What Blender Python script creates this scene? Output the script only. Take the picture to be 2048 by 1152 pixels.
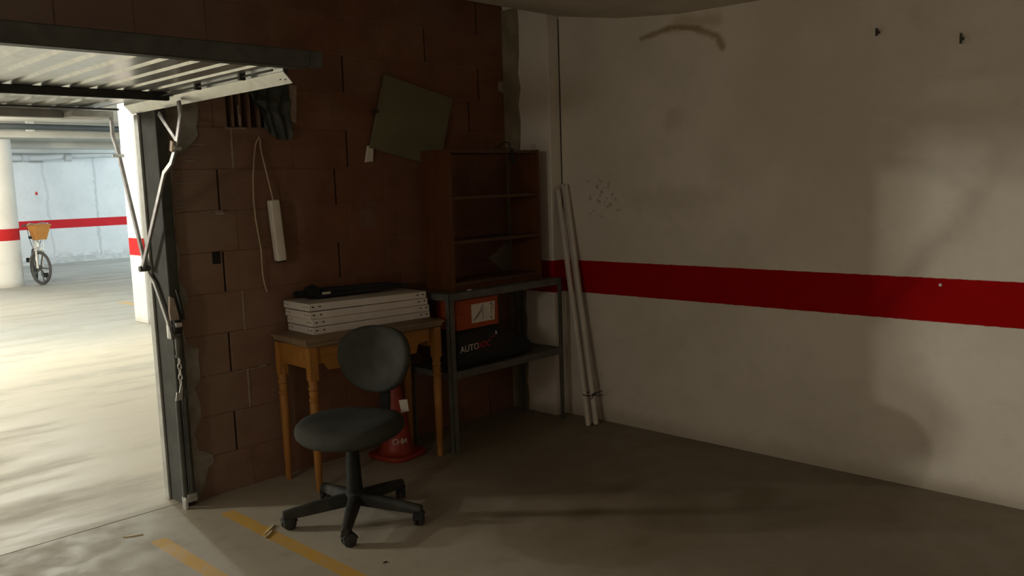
import bpy, bmesh, math, random
from mathutils import Vector, Matrix
R_ = math.radians
rnd = random.Random(7)
for o in list(bpy.data.objects): bpy.data.objects.remove(o, do_unlink=True)
SC = bpy.context.scene
COL = SC.collection

# ------------------------------------------------------------------ camera
def make_camera():
    F, yaw, pitch, roll = 1720.0, R_(45.45), R_(6.915), R_(-1.867)
    f = Vector((math.sin(yaw)*math.cos(pitch), math.cos(yaw)*math.cos(pitch), -math.sin(pitch)))
    r0 = Vector((math.cos(yaw), -math.sin(yaw), 0)); u0 = r0.cross(f)
    r = r0*math.cos(roll) + u0*math.sin(roll); u = -r0*math.sin(roll) + u0*math.cos(roll)
    cam = bpy.data.cameras.new('camera'); cam.sensor_width = 36; cam.lens = F/2048*36
    cam.clip_start = 0.05; cam.clip_end = 200
    o = bpy.data.objects.new('camera', cam); COL.objects.link(o)
    m = Matrix((( r.x, u.x, -f.x, 0), (r.y, u.y, -f.y, 0), (r.z, u.z, -f.z, 1.5), (0, 0, 0, 1)))
    o.matrix_world = m
    SC.camera = o
make_camera()

# ------------------------------------------------------------------ world, exposure
w = bpy.data.worlds.new('world'); SC.world = w; w.use_nodes = True
bg = w.node_tree.nodes['Background']; bg.inputs[0].default_value = (0.02, 0.02, 0.02, 1); bg.inputs[1].default_value = 0.0
SC.view_settings.view_transform = 'Standard'; SC.view_settings.look = 'None'
SC.view_settings.gamma = 1; SC.view_settings.use_curve_mapping = False
SC.view_settings.exposure = 0.0

# lamps of the car park (fixture housings are built further down): x, y, watts, colour, length along y
LAMPS = [(2.5, 9.2, 240, (0.97, 1.0, 0.92), 1.20),
         (-5.3, 11.2, 1250, (1.0, 0.95, 0.85), 1.20),
         (-3.2, 8.7, 330, (1.0, 0.93, 0.78), 1.20),  # added unseen lamp that bounces more light into the garage
         (7.6, 11.5, 200, (0.82, 0.95, 1.0), 1.20),
         (2.6, 13.6, 260, (1.0, 0.86, 0.64), 1.20),
         (3.7, 19.0, 110, (0.90, 0.96, 1.0), 1.20),
         (9.9, 18.6, 330, (0.76, 0.93, 1.0), 1.20)]
for x, y, wt, c, ln in LAMPS:                   # bare tubes: they shine to all sides
    l = bpy.data.lights.new('lamp_light', 'POINT'); l.shadow_soft_size = 0.26 if wt > 1000 else 0.07
    l.energy = wt; l.color = c
    o = bpy.data.objects.new('lamp_light', l); COL.objects.link(o); o.location = (x, y, 2.42)

# ------------------------------------------------------------------ node helpers
class NT:
    def __init__(s, name):
        s.m = bpy.data.materials.new(name); s.m.use_nodes = True
        s.t = s.m.node_tree; s.n = s.t.nodes; s.l = s.t.links
        s.b = s.n['Principled BSDF']
        s.tc = s.n.new('ShaderNodeTexCoord')
        sp = s.n.new('ShaderNodeSeparateXYZ'); s.l.new(s.tc.outputs['Object'], sp.inputs[0]); s.x, s.y, s.z = sp.outputs
    def _in(s, sock, v):
        if isinstance(v, (int, float)): sock.default_value = v
        elif isinstance(v, (tuple, list)): sock.default_value = tuple(v) + ((1,) if len(v) == 3 and sock.type == 'RGBA' else ())
        else: s.l.new(v, sock)
    def math(s, op, a, b=0.0, c=0.0, clamp=False):
        n = s.n.new('ShaderNodeMath'); n.operation = op; n.use_clamp = clamp
        s._in(n.inputs[0], a); s._in(n.inputs[1], b)
        if len(n.inputs) > 2: s._in(n.inputs[2], c)
        return n.outputs[0]
    def noise(s, scale, detail=4, rough=0.55, vec=None, stretch=None):
        n = s.n.new('ShaderNodeTexNoise'); n.inputs['Scale'].default_value = scale
        n.inputs['Detail'].default_value = detail; n.inputs['Roughness'].default_value = rough
        v = vec or s.tc.outputs['Object']
        if stretch:
            mp = s.n.new('ShaderNodeMapping'); mp.inputs['Scale'].default_value = stretch; s.l.new(v, mp.inputs[0]); v = mp.outputs[0]
        s.l.new(v, n.inputs['Vector']); return n.outputs['Fac']
    def ramp(s, v, a, b, lo=0.0, hi=1.0):
        n = s.n.new('ShaderNodeMapRange'); n.interpolation_type = 'SMOOTHSTEP'
        s._in(n.inputs[0], v); n.inputs[1].default_value = a; n.inputs[2].default_value = b
        n.inputs[3].default_value = lo; n.inputs[4].default_value = hi; return n.outputs[0]
    def mix(s, f, a, b, mode='MIX'):
        n = s.n.new('ShaderNodeMix'); n.data_type = 'RGBA'; n.blend_type = mode
        s._in(n.inputs[0], f); s._in(n.inputs[6], a); s._in(n.inputs[7], b); return n.outputs[2]
    def band(s, v, lo, hi, soft=0.003):
        return s.math('MULTIPLY', s.ramp(v, lo-soft, lo+soft), s.ramp(v, hi-soft, hi+soft, 1.0, 0.0))
    def blob(s, u, v, cu, cv, ru, rv, nz=None, amp=0.8, a=1.0, b=0.55):
        du = s.math('DIVIDE', s.math('SUBTRACT', u, cu), ru); dv = s.math('DIVIDE', s.math('SUBTRACT', v, cv), rv)
        d = s.math('SQRT', s.math('ADD', s.math('MULTIPLY', du, du), s.math('MULTIPLY', dv, dv)))
        if nz is not None: d = s.math('ADD', d, s.math('MULTIPLY', s.math('SUBTRACT', nz, 0.5), amp))
        return s.ramp(d, a, b)
    def bump(s, h, strength=0.3, dist=0.01):
        n = s.n.new('ShaderNodeBump'); n.inputs['Strength'].default_value = strength; n.inputs['Distance'].default_value = dist
        s.l.new(h, n.inputs['Height']); s.l.new(n.outputs[0], s.b.inputs['Normal'])
    def col(s, v): s._in(s.b.inputs['Base Color'], v); return s
    def set(s, rough=0.6, metal=0.0, spec=None):
        s._in(s.b.inputs['Roughness'], rough); s._in(s.b.inputs['Metallic'], metal)
        if spec is not None: s.b.inputs['Specular IOR Level'].default_value = spec
        return s

def plain(name, c1, c2=None, scale=12, rough=0.6, metal=0.0, bump=0.0, stretch=None, spec=None, bscale=None):
    t = NT(name); c2 = c2 or tuple(v*0.75 for v in c1)
    n = t.noise(scale, stretch=stretch)
    t.col(t.mix(t.ramp(n, 0.3, 0.7), c1, c2)).set(rough, metal, spec)
    if bump: t.bump(t.noise(bscale or scale*8, 3), bump, 0.004)
    return t.m

M = {}
def wall_mat(name, base, base2, wear=True, extra=None, lo=0.805, hi=1.008, red=((0.30, 0.0015, 0.0015), (0.36, 0.003, 0.003))):
    t = NT(name)
    n1 = t.noise(1.3, 6); n2 = t.noise(9, 5)
    c = t.mix(t.ramp(n1, 0.35, 0.7), base, base2)
    c = t.mix(t.math('MULTIPLY', t.ramp(n2, 0.52, 0.75), 0.22), c, tuple(v*0.72 for v in base))
    # grime rising from the floor
    low = t.math('MULTIPLY', t.ramp(t.math('ADD', t.z, t.math('MULTIPLY', n2, 0.14)), 0.20, 0.06), 0.45)
    c = t.mix(low, c, (0.30, 0.25, 0.18))
    if extra: c = extra(t, c, n1, n2)
    edge = t.math('MULTIPLY', t.math('SUBTRACT', t.noise(25, 2), 0.5), 0.006)
    c = t.mix(t.band(t.math('ADD', t.z, edge), lo, hi, 0.002), c, t.mix(n2, *red))
    t.col(c).set(0.85, 0.0, 0.08)
    t.bump(t.math('ADD', t.noise(60, 3), t.math('MULTIPLY', t.noise(3.5, 4), 2.0)), 0.25, 0.006)
    return t.m
def right_extra(t, c, n1, n2):
    u, v = t.y, t.z
    nz = t.noise(7, 5, 0.6)
    def seg(p, q, r, amp=0.05):
        # distance to the segment p-q, frayed by noise
        dx, dy = q[0]-p[0], q[1]-p[1]; L2 = dx*dx + dy*dy
        au = t.math('SUBTRACT', u, p[0]); av = t.math('SUBTRACT', v, p[1])
        k = t.math('DIVIDE', t.math('ADD', t.math('MULTIPLY', au, dx), t.math('MULTIPLY', av, dy)), L2, clamp=True)
        eu = t.math('SUBTRACT', au, t.math('MULTIPLY', k, dx)); ev = t.math('SUBTRACT', av, t.math('MULTIPLY', k, dy))
        d = t.math('SQRT', t.math('ADD', t.math('MULTIPLY', eu, eu), t.math('MULTIPLY', ev, ev)))
        return t.ramp(t.math('ADD', d, t.math('MULTIPLY', t.math('SUBTRACT', nz, 0.5), amp*1.8)), r*1.25, 0.0)
    body = t.math('MAXIMUM', seg((2.74, 2.352), (2.50, 2.330), 0.052), seg((2.80, 2.325), (2.62, 2.32), 0.035))
    c = t.mix(t.math('MULTIPLY', body, 0.5), c, (0.40, 0.30, 0.17))
    arms = t.math('MAXIMUM', t.math('MAXIMUM', seg((2.985, 2.298), (2.78, 2.332), 0.020, 0.03), seg((2.78, 2.332), (2.60, 2.300), 0.016, 0.03)), t.math('MAXIMUM', seg((2.60, 2.295), (2.49, 2.245), 0.026, 0.03), seg((2.49, 2.245), (2.463, 2.185), 0.026, 0.03)))
    c = t.mix(t.math('MULTIPLY', arms, 0.72), c, (0.26, 0.18, 0.085))
    sp = t.ramp(t.noise(27, 2, 0.55), 0.55, 0.68)
    mold = t.math('MULTIPLY', t.blob(u, v, 3.30, 1.40, 0.22, 0.20, nz, 0.9, 1.0, 0.2), sp)
    c = t.mix(t.math('MULTIPLY', mold, 0.6), c, (0.10, 0.075, 0.04))
    c = t.mix(t.math('MULTIPLY', t.blob(u, v, 2.80, 1.38, 0.5, 0.13, nz, 1.4, 1.0, 0.2), 0.22), c, (0.28, 0.23, 0.15))
    c = t.mix(t.math('MULTIPLY', t.blob(u, v, 2.76, 1.83, 0.10, 0.09, nz, 1.3, 1.0, 0.3), 0.22), c, (0.30, 0.25, 0.18))
    return c
M['wall_right'] = wall_mat('white_painted_plaster', (0.70, 0.645, 0.555), (0.60, 0.55, 0.46), extra=right_extra)
M['pilaster'] = wall_mat('pilaster_paint', (0.74, 0.69, 0.61), (0.66, 0.61, 0.53))
M['wall_plain'] = wall_mat('room_paint', (0.62, 0.57, 0.49), (0.52, 0.47, 0.40))
def far_extra(t, c, n1, n2):
    cr = t.math('MULTIPLY', t.ramp(t.math('ABSOLUTE', t.math('SUBTRACT', t.math('ADD', t.x, t.math('MULTIPLY', n2, 0.12)), 7.95)), 0.05, 0.0), 0.5)
    cr2 = t.math('MULTIPLY', t.ramp(t.math('ABSOLUTE', t.math('SUBTRACT', t.math('ADD', t.x, t.math('MULTIPLY', n1, 0.4)), 7.0)), 0.05, 0.0), 0.35)
    c = t.mix(t.math('MAXIMUM', cr, cr2), c, (0.36, 0.38, 0.38))
    low = t.math('MULTIPLY', t.ramp(t.math('ADD', t.z, t.math('MULTIPLY', n2, 0.5)), 0.62, 0.35), t.ramp(n2, 0.42, 0.6))
    return t.mix(t.math('MULTIPLY', low, 0.6), c, (0.38, 0.38, 0.36))
M['far_wall'] = wall_mat('parking_wall_paint', (0.70, 0.72, 0.73), (0.62, 0.65, 0.66), extra=far_extra, red=((0.46, 0.022, 0.028), (0.54, 0.032, 0.038)))  # stripe red lightened: the brighter exposure outside is put into its colour
M['column'] = wall_mat('column_paint', (0.78, 0.77, 0.73), (0.72, 0.70, 0.66), red=((0.46, 0.022, 0.024), (0.54, 0.032, 0.034)))  # lightened stripe red again, standing in for the stronger light outside
M['ceiling'] = plain('ceiling_plaster', (0.62, 0.57, 0.49), (0.52, 0.47, 0.39), 2.5, 0.85, bump=0.3, bscale=30)
M['parking_ceiling'] = plain('parking_ceiling_concrete', (0.55, 0.56, 0.53), (0.44, 0.45, 0.43), 1.5, 0.85, bump=0.2, bscale=20)
M['core'] = plain('brick_mortar', (0.22, 0.125, 0.08), (0.17, 0.09, 0.055), 20, 0.95, bump=0.4)
M['dark_void'] = plain('brick_hollow', (0.075, 0.035, 0.02), (0.05, 0.024, 0.014), 20, 0.95)
M['mortar'] = plain('grey_mortar', (0.36, 0.34, 0.29), (0.20, 0.18, 0.15), 9, 0.95, bump=0.7, bscale=40)
M['light_mortar'] = plain('pale_mortar', (0.40, 0.33, 0.27), (0.30, 0.24, 0.19), 30, 0.95, bump=0.4)
M['green_mortar'] = plain('rough_render', (0.30, 0.255, 0.165), (0.20, 0.165, 0.10), 8, 0.95, bump=0.7, bscale=40)

def brick_mat():
    t = NT('terracotta_block')
    oi = t.n.new('ShaderNodeObjectInfo'); g = t.n.new('ShaderNodeNewGeometry')
    pos = g.outputs['Position']
    n = t.noise(6, 5, vec=pos)
    c = t.mix(oi.outputs['Random'], (0.185, 0.083, 0.046), (0.225, 0.102, 0.056))
    c = t.mix(t.math('MULTIPLY', t.ramp(n, 0.4, 0.75), 0.55), c, (0.12, 0.055, 0.035))
    sx = t.n.new('ShaderNodeSeparateXYZ'); t.l.new(pos, sx.inputs[0])
    dust = t.math('ADD', t.math('MULTIPLY', t.ramp(t.noise(2.1, 4, vec=pos), 0.45, 0.75), 0.3), t.math('MULTIPLY', t.ramp(t.math('ADD', sx.outputs[0], t.math('MULTIPLY', n, 0.6)), 3.1, 1.9), 0.75), clamp=True)
    c = t.mix(dust, c, (0.30, 0.215, 0.16))
    t.col(c).set(0.9, 0, 0.2)
    wv = t.n.new('ShaderNodeTexWave'); wv.bands_direction = 'Z'; wv.inputs['Scale'].default_value = 28; wv.inputs['Distortion'].default_value = 0.4
    t.l.new(pos, wv.inputs['Vector'])
    t.bump(t.math('ADD', t.math('MULTIPLY', wv.outputs['Fac'], 0.35), t.noise(45, 3, vec=pos)), 0.25, 0.004)
    return t.m
M['brick'] = brick_mat()

def floor_mat():
    t = NT('garage_floor_concrete')
    n1 = t.noise(1.1, 6); n2 = t.noise(7, 6, 0.6); n3 = t.noise(3.2, 5, 0.6)
    c = t.mix(t.ramp(n1, 0.35, 0.68), (0.46, 0.42, 0.34), (0.38, 0.335, 0.26))
    c = t.mix(t.math('MULTIPLY', t.ramp(n2, 0.5, 0.72), 0.3), c, (0.27, 0.23, 0.165))
    dirt = t.ramp(t.math('ADD', t.math('ADD', t.x, t.math('MULTIPLY', t.y, -0.25)), t.math('MULTIPLY', n1, 0.9)), 1.75, 2.9)  # floor darkens to the right: weaker light painted into the colour, besides dirt
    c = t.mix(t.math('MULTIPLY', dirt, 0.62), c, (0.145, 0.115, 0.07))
    ring = t.blob(t.x, t.y, 2.88, 2.33, 0.52, 0.48, n3, 0.5, 1.0, 0.93)
    c = t.mix(t.math('MULTIPLY', ring, 0.28), c, (0.17, 0.13, 0.06))
    for cx, cy, rx, ry, k in ((3.53, 1.93, 0.26, 0.14, 0.6), (2.90, 2.42, 0.16, 0.10, 0.5), (3.25, 2.5, 0.35, 0.08, 0.35), (2.8, 2.05, 0.10, 0.06, 0.4), (3.3, 2.15, 0.3, 0.2, 0.3)):
        c = t.mix(t.math('MULTIPLY', t.blob(t.x, t.y, cx, cy, rx, ry, n2, 1.2, 1.0, 0.2), k), c, (0.13, 0.095, 0.04))
    wear = t.ramp(t.noise(14, 5, 0.65), 0.30, 0.55)
    for x0, x1, y1 in ((1.432, 1.498, 3.67), (1.790, 1.858, 3.74)):
        edge = t.math('MULTIPLY', t.math('SUBTRACT', t.noise(22, 2), 0.5), 0.012)
        m = t.math('MULTIPLY', t.band(t.math('ADD', t.x, edge), x0, x1, 0.003), t.ramp(t.y, y1+0.01, y1-0.01))
        c = t.mix(t.math('MULTIPLY', m, t.math('ADD', t.math('MULTIPLY', wear, 0.30), 0.62)), c, (0.62, 0.36, 0.055))
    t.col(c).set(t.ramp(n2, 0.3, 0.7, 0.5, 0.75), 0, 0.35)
    t.bump(t.math('ADD', t.noise(50, 3), n2), 0.12, 0.004)
    return t.m
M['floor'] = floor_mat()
def ground_mat():
    t = NT('parking_floor_concrete')
    n1 = t.noise(0.7, 6, stretch=(0.5, 1.3, 1)); n2 = t.noise(4, 6, 0.65); n3 = t.noise(1.6, 6, 0.65, stretch=(0.45, 1.6, 1))
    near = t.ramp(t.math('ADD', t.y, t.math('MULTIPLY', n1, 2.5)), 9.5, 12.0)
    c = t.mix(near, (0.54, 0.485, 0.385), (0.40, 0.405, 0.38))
    c = t.mix(t.math('MULTIPLY', t.ramp(n3, 0.46, 0.66), 0.55), c, (0.29, 0.27, 0.23))
    c = t.mix(t.math('MULTIPLY', t.ramp(n2, 0.52, 0.7), 0.28), c, (0.64, 0.58, 0.49))
    yl = t.math('MULTIPLY', t.band(t.x, 4.72, 4.85, 0.004), t.band(t.y, 11.3, 12.6, 0.01))
    c = t.mix(t.math('MULTIPLY', yl, 0.6), c, (0.62, 0.38, 0.08))
    t.col(c).set(t.ramp(n3, 0.35, 0.7, 0.48, 0.75), 0, 0.3)
    t.bump(t.math('ADD', t.noise(30, 3), n2), 0.12, 0.005)
    return t.m
M['ground'] = ground_mat()
M['galv'] = plain('galvanised_steel', (0.80, 0.82, 0.80), (0.66, 0.68, 0.67), 25, 0.27, 0.8, bump=0.04)
M['rail'] = plain('grey_rail_paint', (0.25, 0.24, 0.22), (0.19, 0.185, 0.17), 12, 0.5)
M['galv_dull'] = plain('dull_painted_steel', (0.50, 0.51, 0.48), (0.40, 0.41, 0.38), 18, 0.5, 0.3)
M['dark_steel'] = plain('dark_grey_steel', (0.10, 0.105, 0.095), (0.07, 0.072, 0.065), 14, 0.5, 0.3)
M['black_steel'] = plain('black_steel', (0.02, 0.02, 0.02), (0.03, 0.03, 0.028), 20, 0.5, 0.3)
M['post'] = plain('dusty_post_paint', (0.075, 0.077, 0.068), (0.05, 0.052, 0.045), 9, 0.7, 0.0, spec=0.2)
M['arm'] = plain('zinc_plated_arm', (0.42, 0.41, 0.40), (0.28, 0.27, 0.26), 25, 0.4, 0.6)
M['rack'] = plain('rack_grey_paint', (0.14, 0.14, 0.122), (0.10, 0.10, 0.088), 12, 0.55, 0.15)
def wood(name, a, b, axis=(18, 2.2, 2.2), rough=0.5):
    t = NT(name); n = t.noise(3.0, 5, 0.6, stretch=axis)
    t.col(t.mix(t.ramp(n, 0.35, 0.7), a, b)).set(rough, 0, 0.35); t.bump(n, 0.08, 0.003); return t.m
M['pine'] = wood('varnished_pine', (0.44, 0.20, 0.045), (0.34, 0.145, 0.03), (14, 14, 1.2))
M['pine_h'] = wood('varnished_pine_apron', (0.42, 0.19, 0.04), (0.33, 0.14, 0.028), (1.2, 14, 14))
M['tabletop'] = wood('dusty_tabletop', (0.27, 0.19, 0.115), (0.20, 0.135, 0.078), (1.5, 16, 6), 0.6)
M['bookcase'] = wood('dark_veneer', (0.125, 0.045, 0.013), (0.09, 0.032, 0.010), (10, 10, 1.2), 0.5)
M['shelf_board'] = wood('dark_shelf_board', (0.105, 0.055, 0.032), (0.08, 0.042, 0.024), (1.2, 10, 10), 0.5)
M['white_enamel'] = plain('white_enamel', (0.78, 0.73, 0.66), (0.70, 0.65, 0.58), 9, 0.45)
M['hole'] = plain('slot_dark', (0.015, 0.013, 0.012), (0.01, 0.01, 0.01), 20, 0.9)
M['fabric'] = plain('grey_green_fabric', (0.062, 0.063, 0.054), (0.046, 0.047, 0.040), 6, 0.95, bump=0.4, bscale=260, spec=0.1)
M['plastic'] = plain('black_plastic', (0.016, 0.017, 0.015), (0.022, 0.022, 0.020), 10, 0.65, spec=0.2)
M['dusty_plastic'] = plain('dusty_black_plastic', (0.024, 0.025, 0.022), (0.048, 0.048, 0.041), 14, 0.65, spec=0.25)
M['caster'] = plain('caster_plastic', (0.035, 0.037, 0.034), (0.025, 0.026, 0.024), 20, 0.4)
M['paper'] = plain('white_paper', (0.72, 0.68, 0.60), (0.64, 0.60, 0.52), 12, 0.8)
M['cone'] = plain('cone_orange_rubber', (0.30, 0.030, 0.011), (0.22, 0.020, 0.008), 9, 0.5)
M['cone_text'] = plain('cone_white_print', (0.62, 0.55, 0.45), (0.45, 0.36, 0.28), 30, 0.6)
M['orange_card'] = plain('orange_cardboard', (0.42, 0.075, 0.010), (0.34, 0.055, 0.008), 6, 0.7)
M['brown_card'] = plain('orange_tape_line', (0.33, 0.06, 0.012), (0.28, 0.05, 0.01), 8, 0.6)
M['black_bag'] = plain('black_bag_fabric', (0.012, 0.013, 0.013), (0.018, 0.018, 0.018), 9, 0.8, bump=0.2, bscale=150)
M['red_print'] = plain('red_print', (0.55, 0.03, 0.02), (0.45, 0.02, 0.015), 20, 0.6)
M['white_print'] = plain('white_print', (0.72, 0.70, 0.66), (0.66, 0.64, 0.60), 20, 0.6)
M['grey_print'] = plain('grey_print', (0.22, 0.19, 0.15), (0.34, 0.29, 0.22), 30, 0.7)
M['pvc'] = plain('white_pvc', (0.62, 0.57, 0.50), (0.54, 0.49, 0.42), 10, 0.45)
M['board'] = plain('grey_green_board', (0.185, 0.165, 0.09), (0.155, 0.138, 0.075), 3, 0.7)
M['green_sheet'] = plain('dark_green_sheet', (0.030, 0.040, 0.030), (0.055, 0.062, 0.050), 14, 0.5, stretch=(6, 6, 1.5))
M['cable'] = plain('cream_cable', (0.60, 0.46, 0.34), (0.50, 0.38, 0.28), 20, 0.6)
M['lamp_white'] = plain('white_plastic', (0.78, 0.74, 0.64), (0.70, 0.66, 0.57), 9, 0.5)
M['basket'] = plain('tan_basket', (0.50, 0.235, 0.055), (0.40, 0.175, 0.04), 30, 0.7, bump=0.3, stretch=(1, 1, 3))
M['white_paint'] = plain('white_bike_paint', (0.78, 0.77, 0.72), (0.70, 0.69, 0.64), 9, 0.35)
M['rubber'] = plain('tyre_rubber', (0.07, 0.07, 0.068), (0.05, 0.05, 0.048), 20, 0.8)
M['pale_wood'] = plain('split_pale_wood', (0.88, 0.76, 0.50), (0.80, 0.66, 0.40), 40, 0.7)
M['concrete_kerb'] = plain('rough_kerb_plaster', (0.60, 0.61, 0.60), (0.44, 0.45, 0.44), 5, 0.9, bump=0.6, bscale=14)
M['pipe_dark'] = plain('dark_pipe', (0.05, 0.06, 0.065), (0.04, 0.05, 0.055), 6, 0.5)
M['pipe_grey'] = plain('grey_pipe', (0.50, 0.52, 0.52), (0.42, 0.44, 0.44), 4, 0.6)
def emit_mat(name, c, s):
    t = NT(name); t.col(c); t.b.inputs['Emission Color'].default_value = (*c, 1); t.b.inputs['Emission Strength'].default_value = s; return t.m
M['tube_glow'] = emit_mat('lit_diffuser', (1, 0.95, 0.85), 4.0)

# ------------------------------------------------------------------ mesh builder
class MB:
    def __init__(s): s.v = []; s.f = []; s.mi = []; s.slot = 0
    def add(s, vs, fs):
        k = len(s.v); s.v += [tuple(p) for p in vs]; s.f += [tuple(i+k for i in f) for f in fs]; s.mi += [s.slot]*len(fs); return s
    def box(s, x0, x1, y0, y1, z0, z1, m=None):
        vs = [Vector((x, y, z)) for z in (z0, z1) for y in (y0, y1) for x in (x0, x1)]
        if m is not None: vs = [m @ p for p in vs]
        return s.add(vs, [(0, 2, 3, 1), (4, 5, 7, 6), (0, 1, 5, 4), (2, 6, 7, 3), (0, 4, 6, 2), (1, 3, 7, 5)])
    def bar(s, p0, p1, wd, th, up=(0, 0, 1)):
        p0 = Vector(p0); p1 = Vector(p1); d = (p1-p0).normalized(); a = d.cross(Vector(up))
        if a.length < 1e-4: a = d.cross(Vector((1, 0, 0)))
        a.normalize(); b = a.cross(d); vs = []
        for p in (p0, p1):
            for i, j in ((-1, -1), (1, -1), (1, 1), (-1, 1)): vs.append(p + a*(i*wd/2) + b*(j*th/2))
        return s.add(vs, [(0, 1, 2, 3), (7, 6, 5, 4), (0, 4, 5, 1), (1, 5, 6, 2), (2, 6, 7, 3), (3, 7, 4, 0)])
    def path_bar(s, pts, wd, th, side=(1, 0, 0)):
        """flat bar swept along pts; width lies in the plane normal to side, thickness along side"""
        pts = [Vector(p) for p in pts]; sd = Vector(side).normalized(); vs = []
        for i, p in enumerate(pts):
            d = (pts[min(i+1, len(pts)-1)] - pts[max(i-1, 0)]).normalized(); n = d.cross(sd).normalized()
            for a, b in ((-1, -1), (1, -1), (1, 1), (-1, 1)): vs.append(p + n*(a*wd/2) + sd*(b*th/2))
        k = len(pts); fs = [(3, 2, 1, 0), (4*k-4, 4*k-3, 4*k-2, 4*k-1)]
        for i in range(k-1):
            for j in range(4): fs.append((4*i+j, 4*i+(j+1) % 4, 4*i+4+(j+1) % 4, 4*i+4+j))
        return s.add(vs, fs)
    def tube(s, pts, r, n=10, closed=False, caps=True):
        pts = [Vector(p) for p in pts]; k = len(pts); rr = r if isinstance(r, (list, tuple)) else [r]*k
        vs = []; a = None
        for i, p in enumerate(pts):
            if closed: d = (pts[(i+1) % k] - pts[i-1]).normalized()
            else: d = (pts[min(i+1, k-1)] - pts[max(i-1, 0)]).normalized()
            if a is None:
                a = d.cross(Vector((0, 0, 1)))
                if a.length < 1e-3: a = d.cross(Vector((1, 0, 0)))
            a = (a - d*a.dot(d)).normalized(); b = d.cross(a)
            for j in range(n):
                t = 2*math.pi*j/n; vs.append(p + (a*math.cos(t) + b*math.sin(t))*rr[i])
        fs = []
        for i in range(k if closed else k-1):
            i2 = (i+1) % k
            for j in range(n): fs.append((i*n+j, i*n+(j+1) % n, i2*n+(j+1) % n, i2*n+j))
        if caps and not closed: fs += [tuple(range(n-1, -1, -1)), tuple(range((k-1)*n, k*n))]
        return s.add(vs, fs)
    def lathe(s, prof, c=(0, 0, 0), n=24, m=None, sx=1.0, sy=1.0):
        vs = []; fs = []; c = Vector(c); k = len(prof)
        for r, z in prof:
            for j in range(n):
                t = 2*math.pi*j/n; p = Vector((r*sx*math.cos(t), r*sy*math.sin(t), z)); vs.append((m @ p if m else p) + c)
        for i in range(k-1):
            for j in range(n): fs.append((i*n+j, i*n+(j+1) % n, (i+1)*n+(j+1) % n, (i+1)*n+j))
        fs += [tuple(range(n-1, -1, -1)), tuple(range((k-1)*n, k*n))]
        return s.add(vs, fs)
    def prism(s, poly, fn, d):
        """poly: 2-D outline; fn(u, v, w) -> point; extruded from w = 0 to d"""
        k = len(poly); vs = [fn(u, v, 0) for u, v in poly] + [fn(u, v, d) for u, v in poly]
        fs = [tuple(range(k)), tuple(range(2*k-1, k-1, -1))] + [(i, k+i, k+(i+1) % k, (i+1) % k) for i in range(k)]
        return s.add(vs, fs)
    def grid(s, nu, nv, fn):
        vs = [fn(i/nu, j/nv) for j in range(nv+1) for i in range(nu+1)]; w = nu+1
        return s.add(vs, [(j*w+i, j*w+i+1, (j+1)*w+i+1, (j+1)*w+i) for j in range(nv) for i in range(nu)])
    def mesh(s, name, mats, bevel=0.0, seg=1, angle=38):
        me = bpy.data.meshes.new(name); me.from_pydata(s.v, [], s.f)
        for p, i in zip(me.polygons, s.mi): p.material_index = i
        bm = bmesh.new(); bm.from_mesh(me)
        bmesh.ops.recalc_face_normals(bm, faces=bm.faces)
        if bevel:
            ed = [e for e in bm.edges if len(e.link_faces) == 2 and e.calc_face_angle(0) > R_(35)]
            bmesh.ops.bevel(bm, geom=ed, offset=bevel, segments=seg, affect='EDGES', profile=0.5, clamp_overlap=True)
        bm.to_mesh(me); bm.free()
        for m in (mats if isinstance(mats, (list, tuple)) else [mats]): me.materials.append(M[m])
        for p in me.polygons: p.use_smooth = True
        me.set_sharp_from_angle(angle=R_(angle))
        return me
    def build(s, name, mats, parent=None, bevel=0.0, seg=1, angle=38, loc=None):
        o = bpy.data.objects.new(name, s.mesh(name, mats, bevel, seg, angle)); COL.objects.link(o)
        if parent: o.parent = parent
        if loc is not None: o.location = loc
        return o
def tag(o, label=None, cat=None, group=None, kind=None):
    if label: o['label'] = label
    if cat: o['category'] = cat
    if group: o['group'] = group
    if kind: o['kind'] = kind
    return o
def thing(name, label, cat, loc=(0, 0, 0), rz=0.0, group=None):
    o = bpy.data.objects.new(name, None); COL.objects.link(o); o.empty_display_size = 0.1
    o.location = loc; o.rotation_euler = (0, 0, rz)
    return tag(o, label, cat, group)
def struct(o): o['kind'] = 'structure'; return o
def text(name, body, size, mat, parent, matrix, ext=0.0004):
    cu = bpy.data.curves.new(name, 'FONT'); cu.body = body; cu.size = size; cu.extrude = ext; cu.align_x = 'CENTER'; cu.align_y = 'CENTER'
    cu.resolution_u = 3; cu.offset = size*0.006
    t = bpy.data.objects.new(name, cu); COL.objects.link(t)
    bpy.context.view_layer.update()
    me = bpy.data.meshes.new_from_object(t.evaluated_get(bpy.context.evaluated_depsgraph_get()))
    bpy.data.objects.remove(t, do_unlink=True)
    me.materials.clear(); me.materials.append(M[mat])
    o = bpy.data.objects.new(name, me); COL.objects.link(o); o.parent = parent; o.matrix_local = matrix
    return o
def basis(x, y, o):
    x = Vector(x).normalized(); y = Vector(y).normalized(); z = x.cross(y).normalized(); y = z.cross(x)
    return Matrix(((x.x, y.x, z.x, o[0]), (x.y, y.y, z.y, o[1]), (x.z, y.z, z.z, o[2]), (0, 0, 0, 1)))

# ================================================================== SETTING
XL, XR, YB, YW = -4.3, 4.15, -1.9, 4.0        # room: left, right, behind the camera, brick wall face
HEAD, HEAD2, XB = 2.03, 2.35, -0.80                                     # lintel undersides, the second over an unseen opening added for more light
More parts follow.
